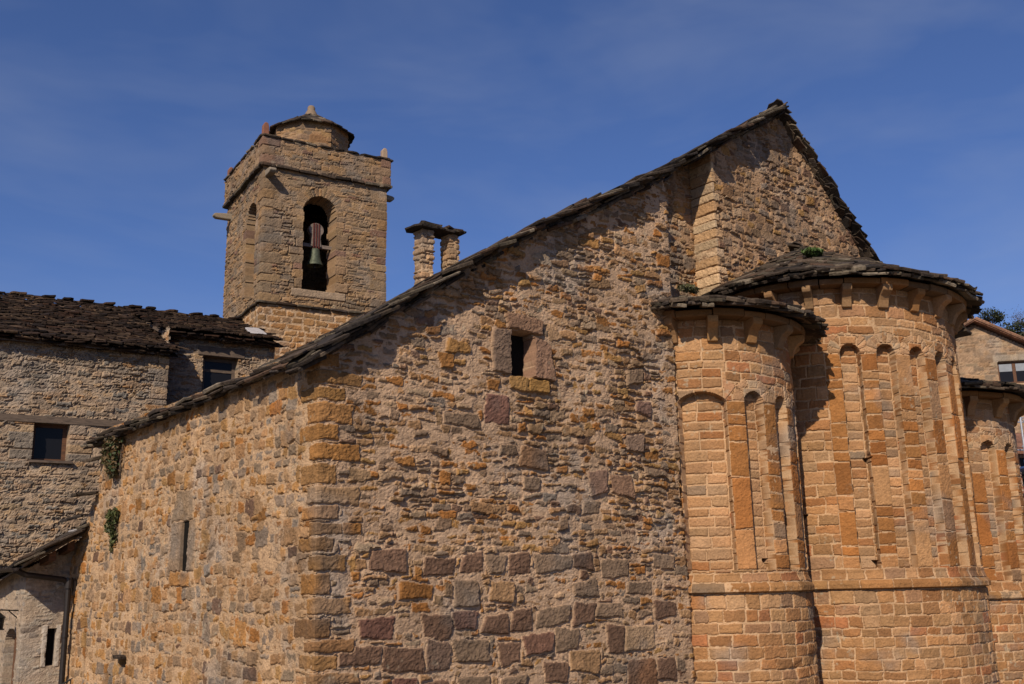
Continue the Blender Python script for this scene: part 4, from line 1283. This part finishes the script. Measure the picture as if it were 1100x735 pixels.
    for (a0, a1, y0, zr_) in ((-7.6, .1, -.27, zr), (.05, 2.62, .43, zw)):
        for lay in range(3):
            q = a0
            while q < a1 - .2:
                w = r.uniform(.3, .55)
                c = HB + TU * (q + w / 2) + TV * (y0 + .2 + .06 * lay) + Vector((0, 0, zr_(y0 + .2) - .03 - .035 * lay))
                b.slab(c, TU, v, TU.cross(v), w, .5, .035, r, slab_col(r), .05); q += w
    b.build('slab_roof', M_SLABD, house)
    b = MB(HB, TYAW)
    def slope(x0, x1, y0, y1, dz, t, zr):
        vv = [(x0, y0, zr(y0) + dz), (x1, y0, zr(y0) + dz), (x1, y1, zr(y1) + dz), (x0, y1, zr(y1) + dz)]
        b.poly(vv + [(p, q, z - t) for p, q, z in vv], [(0, 1, 2, 3), (7, 6, 5, 4), (0, 4, 5, 1), (1, 5, 6, 2), (2, 6, 7, 3), (3, 7, 4, 0)], (.07, .05, .035))
    slope(-7.4, -.0, -.16, 4.1, -.09, .06, zr); slope(.0, 2.58, .55, 4.1, -.095, .06, zw)
    b.box(-6.9, 4.0, -.6, 2.6, 4.1, 8.6, (.2, .17, .14)); b.box(-6.98, .35, -.6, -6.9, 4, 7.0, (.2, .17, .14)); b.box(2.55, 1.0, 4, 2.62, 4, 7.4, (.2, .17, .14)); b.poly([(0, .5, 6.5), (0, .8, 6.5), (0, 4, 8.3), (0, .5, 7.3)], [(0, 1, 2, 3)], (.2, .17, .14))
    b.build('roof_bed', M_WOOD, house)
    # zinc flashing where the roof meets the tower
    b = MB(); c = HB + TU * 2.42 + TV * 1.3 + Vector((0, 0, zw(1.3) + .09))
    b.slab(c, TU, v, TU.cross(v), .40, .8, .04, r, (.5, .48, .47), .03); b.build('flashing', M_LEAD, house)
build_house()

# ------------------------------------------------------------------ low outbuilding at the far left
shed = empty('outbuilding', (-.2, 10.5, -.6))
tag(shed, 'low whitewashed outbuilding with a deep slab eave and a black downpipe', 'outbuilding')
def build_shed():
    r = random.Random(81)
    P = Path([(-.62, 11.9), (-.66, 9.40), (.34, 9.32)])
    L1 = 2.5
    st = rubble(0, P.L, -.7, 2.7, r, PAL_PORCH, (.05, .13), (1.0, 3.0), (.015, .04), .22, (-.02, .002), (.010, .024), .2, .08, 3)
    S0 = L1
    X = lambda x: S0 + (x + .66)
    for (a, c, z0, z1) in ((-.335, -.255, .45, 1.16), (-.105, -.02, .45, 1.16)):
        st.append(Stone(rect(X(a), X(c), z0, z1), (.36, .31, .26), .012, .012, fix=True, p=6))
    def hole(S, Z):
        x = S - S0 - .66
        m = (x > -.25) & (x < -.11) & (Z > .48) & (Z < 1.10)
        d = S - (S0 - .75)
        return m | ((np.abs(d) < .42) & (Z < .85 + np.sqrt(np.maximum(.42 ** 2 - d * d, 0)) * .6))
    mask = lambda S, Z: Z > 2.28 + .62 * np.clip(S - S0 - .24, -.2, .8)
    sheet({0: 'outbuilding_wall'}, M_HOU, lambda l, o_: shed, P, -.7, 2.75, .02, st, 701, (.30, .232, .172), mlev=.003, mrough=.010, warp=(.04, 1.8), warp2=.014, edge=.03,
          relief=lambda S, Z: np.where(hole(S, Z), -.2, 0) + .02 * fbm(S, Z, 1.4, 82, 3), mask=mask)
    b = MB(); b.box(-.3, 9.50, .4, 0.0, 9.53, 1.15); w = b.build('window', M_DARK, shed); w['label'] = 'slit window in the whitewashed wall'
    b = MB(); b.box(-.49, 9.6, -.6, -.45, 11.3, 1.25); b.build('door', M_BROWN, shed)
    b = MB()
    vs = Vector((1, 0, .60)).normalized()
    slab_plane(b, (-.95, 8.62, 2.20), (0, 1, -.13), vs, 3.4, 1.25, r, .2, (.3, .55), (.4, .55), (.03, .05))
    for lay in range(3):
        x = -.95
        while x < .05:
            w = r.uniform(.25, .4)
            b.slab((x + w / 2, 8.78 + .03 * lay, 2.17 + .60 * (x + w / 2 + .95) + .04 * lay), vs, (0, 1, 0), vs.cross(Vector((0, 1, 0))) , w * 1.1, .36, .035, r, slab_col(r), .04); x += w * .85
    b.build('slab_roof', M_SLAB, shed)
    b = MB(); z = lambda x: 2.14 + .60 * (x + .95)
    v = [(-.9, 8.72, z(-.9)), (.12, 8.72, z(.12)), (.12, 12, z(.12) - .42), (-.9, 12, z(-.9) - .42)]
    b.poly(v + [(a, c, d - .03) for a, c, d in v], [(0, 1, 2, 3), (7, 6, 5, 4), (0, 4, 5, 1), (1, 5, 6, 2), (2, 6, 7, 3), (3, 7, 4, 0)], (.07, .05, .03))
    b.build('roof_bed', M_WOOD, shed)
    for x in (-.42, -.12):
        b = MB(); b.poly([(x + a, yy, z(x) + c - .13 * (yy - 8.72)) for yy in (8.80, 11.9) for a, c in ((-.05, -.19), (.06, -.19), (.06, -.015), (-.05, -.075))], [(0, 1, 2, 3), (7, 6, 5, 4), (0, 4, 5, 1), (1, 5, 6, 2), (2, 6, 7, 3), (3, 7, 4, 0)]); b.build('rafter', M_BROWN, shed)
    b = MB(); b.slab((-.02, 8.72, 2.80), (1, 0, .35), (0, 1, 0), (-.35, 0, 1), .30, .34, .03, r, (.5, .48, .47), .03); b.build('flashing', M_LEAD, shed)
    b = MB()
    pr = [(.065 * math.cos(R_(180 + 180 * k / 8)), .065 * math.sin(R_(180 + 180 * k / 8))) for k in range(9)] + [(.055, .0), (.0, -.05), (-.055, 0)]
    b.prism(pr, ((-1.0, 10.4, 2.14), (1, 0, 0), (0, 0, 1), (0, -1, 0)), 3.2, (.03, .025, .02)); b.build('gutter', M_PIPE, shed)
    b = MB(); pts = [(-.98, 8.90, 2.10), (-.80, 8.92, 2.02), (-.16, 8.95, 1.93), (-.07, 8.96, 1.86), (-.07, 8.96, -.5)]
    for p, q in zip(pts[:-1], pts[1:]): b.tube(p, q, .05, 12, (.03, .025, .02))
    for zz in (1.80, .95, .1): b.tube((-.07, 8.96, zz), (-.07, 8.96, zz + .05), .062, 12)
    b.tube((-.07, 8.96, 1.78), (-.07, 8.96, 1.96), .075, 12); b.box(.0, 8.93, 1.66, .05, 8.99, 1.93); b.tube((-.07, 8.96, 1.90), (.05, 8.96, 1.90), .02, 6)
    b.build('downpipe', M_PIPE, shed, False)
build_shed()

# iron handrail below the downpipe
b = MB()
pts = [(-.42, 8.85, .02), (.02, 8.75, .26), (.20, 8.70, .36)]
for p, q in zip(pts[:-1], pts[1:]): b.tube(p, q, .014, 8)
for p in pts: b.tube(p, (p[0], p[1], -.6), .012, 8)
o = b.build('handrail', M_IRON)
tag(o, 'thin black iron handrail at the foot of the downpipe', 'handrail')

# wall lamp on the outbuilding, at the very left edge
lamp = empty('wall_lamp', (-.69, 9.75, 1.35))
tag(lamp, 'small black iron wall lamp on a bracket at the left edge', 'lamp')
b = MB(); b.tube((-.66, 9.75, 1.42), (-.98, 9.70, 1.44), .012, 6); b.tube((-.66, 9.75, 1.28), (-.84, 9.72, 1.43), .010, 6); b.tube((-.98, 9.70, 1.44), (-.98, 9.70, 1.38), .008, 6); b.build('bracket', M_IRON, lamp)
b = MB((-.98, 9.70, 0)); b.lathe([(.10, 1.10), (.10, 1.12), (.075, 1.12), (.09, 1.30), (.11, 1.31), (.02, 1.39), (.001, 1.39)], (0, 0, 0), 6); b.build('lamp_shade', M_IRON, lamp)
b = MB((-.98, 9.70, 0)); b.lathe([(.001, 1.115), (.072, 1.125), (.086, 1.295), (.001, 1.30)], (0, 0, 0), 6); b.build('lamp_glass', M_GLASS, lamp)

# ------------------------------------------------------------------ plants on walls and roofs
def leaf_mat(name, c0, c1):
    m, nt, b = new_mat(name)
    N, L = nt.nodes, nt.links
    at = N.new('ShaderNodeAttribute'); at.attribute_name = 'Col'
    L.new(at.outputs['Color'], b.inputs['Base Color']); b.inputs['Roughness'].default_value = .6; b.inputs['Specular IOR Level'].default_value = .25
    co = N.new('ShaderNodeTexCoord'); n1 = N.new('ShaderNodeTexNoise'); n1.inputs['Scale'].default_value = 60
    L.new(co.outputs['Object'], n1.inputs['Vector'])
    bp = N.new('ShaderNodeBump'); bp.inputs['Strength'].default_value = .2; L.new(n1.outputs['Fac'], bp.inputs['Height']); L.new(bp.outputs['Normal'], b.inputs['Normal'])
    return m
M_LEAF = leaf_mat('leaves', 0, 0)
def leaf(b, p, size, r, col, d=None):
    n = Vector((r.gauss(0, 1), r.gauss(0, 1), r.gauss(0, 1))).normalized() if d is None else d
    x = n.orthogonal().normalized(); y = n.cross(x)
    t = r.uniform(0, 6.28); x, y = x * math.cos(t) + y * math.sin(t), y * math.cos(t) - x * math.sin(t)
    p = Vector(p); s2 = size * r.uniform(.6, 1.3)
    b.poly([p - x * s2, p - y * s2 * .45 + n * s2 * .12, p + x * s2, p + y * s2 * .45 + n * s2 * .12], [(0, 1, 2), (0, 2, 3)], col)
def plant(name, label, base, blobs, n, size, cols, seed, stems=6, hang=0, cat='plant'):
    r = random.Random(seed); root = empty(name, base); tag(root, label, cat)
    b = MB()
    for (c, rad, wgt) in blobs:
        for k in range(int(n * wgt)):
            d = Vector((r.gauss(0, 1), r.gauss(0, 1), r.gauss(0, 1))).normalized() * (r.random() ** .45)
            p = Vector(c) + Vector((d.x * rad[0], d.y * rad[1], d.z * rad[2]))
            c_ = r.choice(cols); k_ = r.uniform(.6, 1.4)
            leaf(b, p, size, r, tuple(q * k_ for q in c_))
    b.build('foliage', M_LEAF, root)
    b = MB()
    for k in range(stems):
        c, rad, w = r.choice(blobs)
        e = Vector(c) + Vector((r.uniform(-1, 1) * rad[0], r.uniform(-1, 1) * rad[1], r.uniform(-1, 1) * rad[2])) * .8
        m = (Vector(base) + e) / 2 + Vector((r.uniform(-.05, .0), r.uniform(-.04, .04), .03))
        b.tube(base, m, .008, 5, (.06, .045, .03), .006); b.tube(m, e, .006, 5, (.06, .045, .03), .003)
    for k in range(hang):
        p = Vector(base) + Vector((-.03, r.uniform(-.4, .4), r.uniform(-.2, .02)))
        for q in range(4):
            p2 = p + Vector((r.uniform(-.03, .012), r.uniform(-.06, .06), -r.uniform(.08, .2)))
            b.tube(p, p2, .005, 4, (.10, .07, .045), .004); p = p2
    b.build('stem', M_WOOD, root)
GRN = [(.035, .055, .018), (.045, .07, .02), (.028, .042, .015)]
BRN = [(.085, .055, .025), (.07, .05, .02), (.05, .05, .02), (.10, .065, .03)]
plant('wall_plant', 'brownish creeper hanging under the eave at the far end of the side wall', (.0, 6.95, 4.2),
      [((-.10, 6.95, 4.12), (.12, .42, .14), .35), ((-.12, 6.98, 3.92), (.11, .34, .20), .35), ((-.12, 6.85, 3.68), (.10, .20, .16), .3)], 900, .045, BRN + GRN[:1], 91, 14, 22)
plant('wall_plant', 'dark green bushy tuft growing from the side wall below the brown creeper', (.0, 6.75, 2.95),
      [((-.09, 6.75, 2.90), (.10, .20, .13), .45), ((-.10, 6.80, 2.73), (.09, .17, .12), .33), ((-.07, 6.72, 2.56), (.06, .10, .12), .15), ((-.05, 6.85, 2.42), (.03, .05, .12), .07)], 800, .034, [(.045, .060, .018), (.06, .070, .02), (.034, .044, .016), (.08, .07, .03)], 92, 10)
plant('leafy_shrub', 'yellow green leafy branch at the left edge beside the wall lamp', (-1.28, 9.6, -.6),
      [((-1.22, 9.6, 1.28), (.16, .2, .22), .6), ((-1.26, 9.6, .95), (.14, .2, .2), .4)], 420, .05, [(.16, .13, .03), (.10, .10, .03), (.20, .15, .04)], 93, 8, 0)
plant('roof_grass', 'bright green grass tuft on the slab roof of the main apse', (9.87, .04, 7.36),
      [((9.87, .04, 7.40), (.22, .16, .06), 1)], 420, .05, [(.05, .085, .02), (.04, .07, .018), (.07, .10, .03)], 94, 4)
plant('roof_moss', 'dull green moss patch where the small apse roof meets the aisle wall', (6.3, -.15, 6.05),
      [((6.25, -.16, 6.08), (.24, .12, .05), 1)], 320, .03, [(.07, .075, .03), (.09, .08, .04), (.05, .05, .025)], 95, 3)

# ------------------------------------------------------------------ behind the apses: village house, scaffold, trees
G = Vector((34.55, 9.75, 0)); GY = math.atan2(-.893, .449) + R_(14)
vil = empty('village_house', (G.x, G.y, -.6), GY)
tag(vil, 'stone village house with a low brown gable roof behind the apses', 'house')
def build_village():
    r = random.Random(101)
    gu = Vector((math.cos(GY), math.sin(GY), 0)); gv = Vector((-gu.y, gu.x, 0))
    Wd, zt, sl3, Ln = 3.6, 11.55, .56, 9.0
    def L_(a, b_): q = G + gu * a + gv * b_; return (q.x, q.y)
    P = Path([L_(-Wd, Ln), L_(-Wd, 0), L_(Wd, 0), L_(Wd, Ln)])
    S0 = Ln + Wd
    st = rubble(0, P.L, 6, zt, r, [(3, (.25, .165, .10)), (2, (.21, .145, .095)), (1, (.28, .19, .115))], (.12, .24), (1.2, 3), (.02, .05), .15, (-.02, .01), (.015, .03), .1, .05, 4)
    x0, x1, z0, z1 = .72, 1.98, 9.05, 9.95
    st.append(Stone(rect(S0 + x0 - .15, S0 + x1 + .15, z1, z1 + .25), (.30, .23, .16), .01, .02, fix=True, p=6))
    hole = lambda S, Z: (S > S0 + x0) & (S < S0 + x1) & (Z > z0) & (Z < z1)
    def mask(S, Z):
        a = np.clip(S - S0, -Wd, Wd)
        return Z > zt - sl3 * np.abs(a) - .02
    sheet({0: 'house_wall'}, M_HOU, lambda l, o: vil, P, -.7, zt, .055, st, 801, (.30, .20, .125), mlev=0, mrough=.014, warp=(.05, 1), warp2=.02, edge=.04, relief=lambda S, Z: np.where(hole(S, Z), -.22, 0), mask=mask)
    f = lambda: MB(G, GY)
    b = f(); y = .12
    b.box(x0 - .02, y, z1 - .09, x1 + .02, y + .05, z1 + .02); b.box(x0 - .02, y, z0 - .02, x1 + .02, y + .05, z0 + .07); b.box(x0 - .02, y, z0 + .07, x0 + .07, y + .05, z1 - .09)
    b.box(x1 - .07, y, z0 + .07, x1 + .02, y + .05, z1 - .09); b.box((x0 + x1) / 2 - .06, y - .003, z0 + .07, (x0 + x1) / 2 + .06, y + .047, z1 - .09)
    w = b.build('window', M_BROWN, vil)
    b = f(); b.box(x0 + .05, y + .02, z0, x1 - .05, y + .03, z1 - .05); b.build('pane', M_GLASS, w)
    for q in (0, 1):
        b = f(); c0 = x0 + .08 + q * .62; b.box(c0, y + .004, z1 - .40, c0 + .48, y + .015, z1 - .10); b.build('blind', M_BLIND, w)
    b = f()
    for sg in (-1, 1):
        for k in range(9):
            a0, a1 = (Wd + .4) * k / 9, (Wd + .4) * (k + 1) / 9 + .06
            zz = lambda a: zt - sl3 * a + .10
            v = [(sg * a0, -.35, zz(a0) + .03), (sg * a1, -.35, zz(a1) + .015 + .03), (sg * a1, Ln + .3, zz(a1) + .045), (sg * a0, Ln + .3, zz(a0) + .03)]
            b.poly(v + [(p, q, z - .07) for p, q, z in v], [(0, 1, 2, 3), (7, 6, 5, 4), (0, 4, 5, 1), (1, 5, 6, 2), (2, 6, 7, 3), (3, 7, 4, 0)], (.20, .10, .065))
        q = -.35
        while q < Ln:
            b.tube((sg * .02, q, zt + .16), (sg * (Wd + .38), q, zt + .16 - sl3 * (Wd + .38)), .07, 6, (.19 * r.uniform(.8, 1.2), .10, .065)); q += .3
    b.build('tiled_roof', M_SLAB, vil)
    b = f(); b.tube((.0, .4, zt + .05), (.0, .4, zt + 1.15), .025, 6); b.build('aerial', M_IRON, vil)
build_village()

def build_scaffold():
    r = random.Random(111)
    root = empty('scaffolding', (23.4, 3.1, -.6), R_(-30)); tag(root, 'metal scaffolding tower with blue boards behind the right apse', 'scaffolding')
    f = lambda: MB((23.4, 3.1, 0), R_(-30))
    st_ = plain_mat('galvanised_tube', (.42, .44, .48), .45, .6)
    bl = plain_mat('blue_board', (.05, .10, .26), .6)
    for x in (0, 1.2, 2.4):
        for y in (0, .8):
            b = f(); b.tube((x, y, -.6), (x, y, 6.0), .026, 8); b.build('upright', st_, root)
    b = f()
    for z in (1.6, 2.6, 3.2, 4.1, 4.6, 5.1, 5.9):
        for y in (0, .8): b.tube((-.05, y, z), (2.45, y, z), .022, 6)
    b.build('rail', st_, root)
    b = f()
    for k in range(5):
        z = .4 + k * 1.1
        b.tube((0, 0, z), (1.2, 0, z + 1.1), .018, 6); b.tube((1.2, 0, z), (0, 0, z + 1.1), .018, 6); b.tube((1.2, 0, z), (2.4, 0, z + 1.1), .018, 6)
    b.build('brace', st_, root)
    for z in (2.5, 4.5):
        b = f(); b.box(-.1, -.05, z, 2.5, .85, z + .05); b.box(-.1, -.09, z + .05, 2.5, -.055, z + .22); b.build('board', bl, root)
build_scaffold()
# brick annexe behind the scaffold
def build_brick():
    r = random.Random(121)
    root = empty('brick_house', (27.0, 2.5, -.6), R_(-30)); tag(root, 'brick house front standing behind the scaffolding', 'house')
    u = Vector((math.cos(R_(-30)), math.sin(R_(-30)), 0)); v = Vector((-u.y, u.x, 0)); B0 = Vector((24.8, 4.2, 0))
    q = lambda a, b_: ((B0 + u * a + v * b_).x, (B0 + u * a + v * b_).y)
    P = Path([q(-.3, 4), q(-.3, 0), q(5, 0), q(5, 4)])
    st = ashlar(0, P.L, -.6, 5.2, r, [(3, (.24, .10, .07)), (2, (.28, .13, .085))], (.07, .08), (.22, .26), (.012, .016), .003, b=(.006, .01), p=8)
    sheet({0: 'house_wall'}, M_HOU, lambda l, o: root, P, -.6, 5.2, .045, st, 901, (.33, .28, .23), relief=lambda S, Z: np.where((S > 4.6) & (S < 5.6) & (Z > 4.0) & (Z < 5.0), -.15, 0))
    b = MB(B0, R_(-30)); b.box(.25, .11, 3.95, 1.35, .13, 5.05); b.build('window', M_GLASS, root)
    b = MB(B0, R_(-30))
    vv = [(-.6, -.4, 5.15), (5.3, -.4, 5.15), (5.3, 2, 6.0), (-.6, 2, 6.0)]
    b.poly(vv + [(a, c, d - .1) for a, c, d in vv], [(0, 1, 2, 3), (7, 6, 5, 4), (0, 4, 5, 1), (1, 5, 6, 2), (2, 6, 7, 3), (3, 7, 4, 0)], (.18, .09, .06))
    b.build('roof', M_SLAB, root)
build_brick()

def hill_tree(label, loc, h, w, seed, cols, bare=False):
    r = random.Random(seed); root = empty('tree', loc); tag(root, label, 'tree', 'trees on the hillside')
    L0 = Vector(loc)
    b = MB(); b.tube(L0 + Vector((0, 0, -.4)), L0 + Vector((.1, 0, h * .55)), h * .028, 7, (.07, .05, .035), h * .014)
    tips = []
    for k in range(14):
        a = r.uniform(0, 6.28); z0 = h * r.uniform(.2, .55); p0 = L0 + Vector((.05, 0, z0))
        p1 = p0 + Vector((math.cos(a) * w * r.uniform(.3, .8), math.sin(a) * w * r.uniform(.3, .8), h * r.uniform(.12, .42)))
        b.tube(p0, p1, h * .010, 5, (.07, .05, .035), h * .004); tips.append(p1)
        if bare:
            for q in range(7):
                p2 = p1 + Vector((r.gauss(0, .3) * w, r.gauss(0, .3) * w, r.uniform(.05, .3) * h)); b.tube(p0.lerp(p1, r.uniform(.4, 1)), p2, h * .004, 4, (.07, .05, .035), h * .0015); tips.append(p2)
    b.build('trunk', M_WOOD, root)
    b = MB()
    for t in tips:
        for k in range(90 if not bare else 10):
            p = t + Vector((r.gauss(0, .20) * w, r.gauss(0, .20) * w, r.gauss(0, .09) * h)); c = r.choice(cols); kk = r.uniform(.6, 1.4)
            leaf(b, p, .16 if not bare else .08, r, tuple(x * kk for x in c))
    b.build('crown', M_LEAF, root)
PINE = [(.018, .026, .012), (.024, .032, .014), (.03, .035, .018)]
TWIG = [(.07, .05, .035), (.06, .045, .035)]
for i, (label, dx, dy, dz_, h, w, cols, bare) in enumerate((
        ('dark pine rising just past the eave of the main apse', 129.2, 55.0, 33.4, 3.0, 1.6, PINE, False),
        ('dark broad tree above the right slope of the village roof', 131.0, 52.8, 31.0, 3.2, 2.2, PINE, False),
        ('bare leafless tree between the dark trees on the hillside', 131.6, 51.6, 31.0, 4.6, 1.9, TWIG, True),
        ('dark tree at the right edge of the hillside', 132.0, 50.4, 30.0, 4.2, 2.6, PINE, False),
        ('low dark tree behind the village roof', 130.4, 53.6, 31.0, 2.4, 2.0, PINE, False))):
    hill_tree(label, (dx, dy, dz_), h, w, 131 + i, cols, bare)
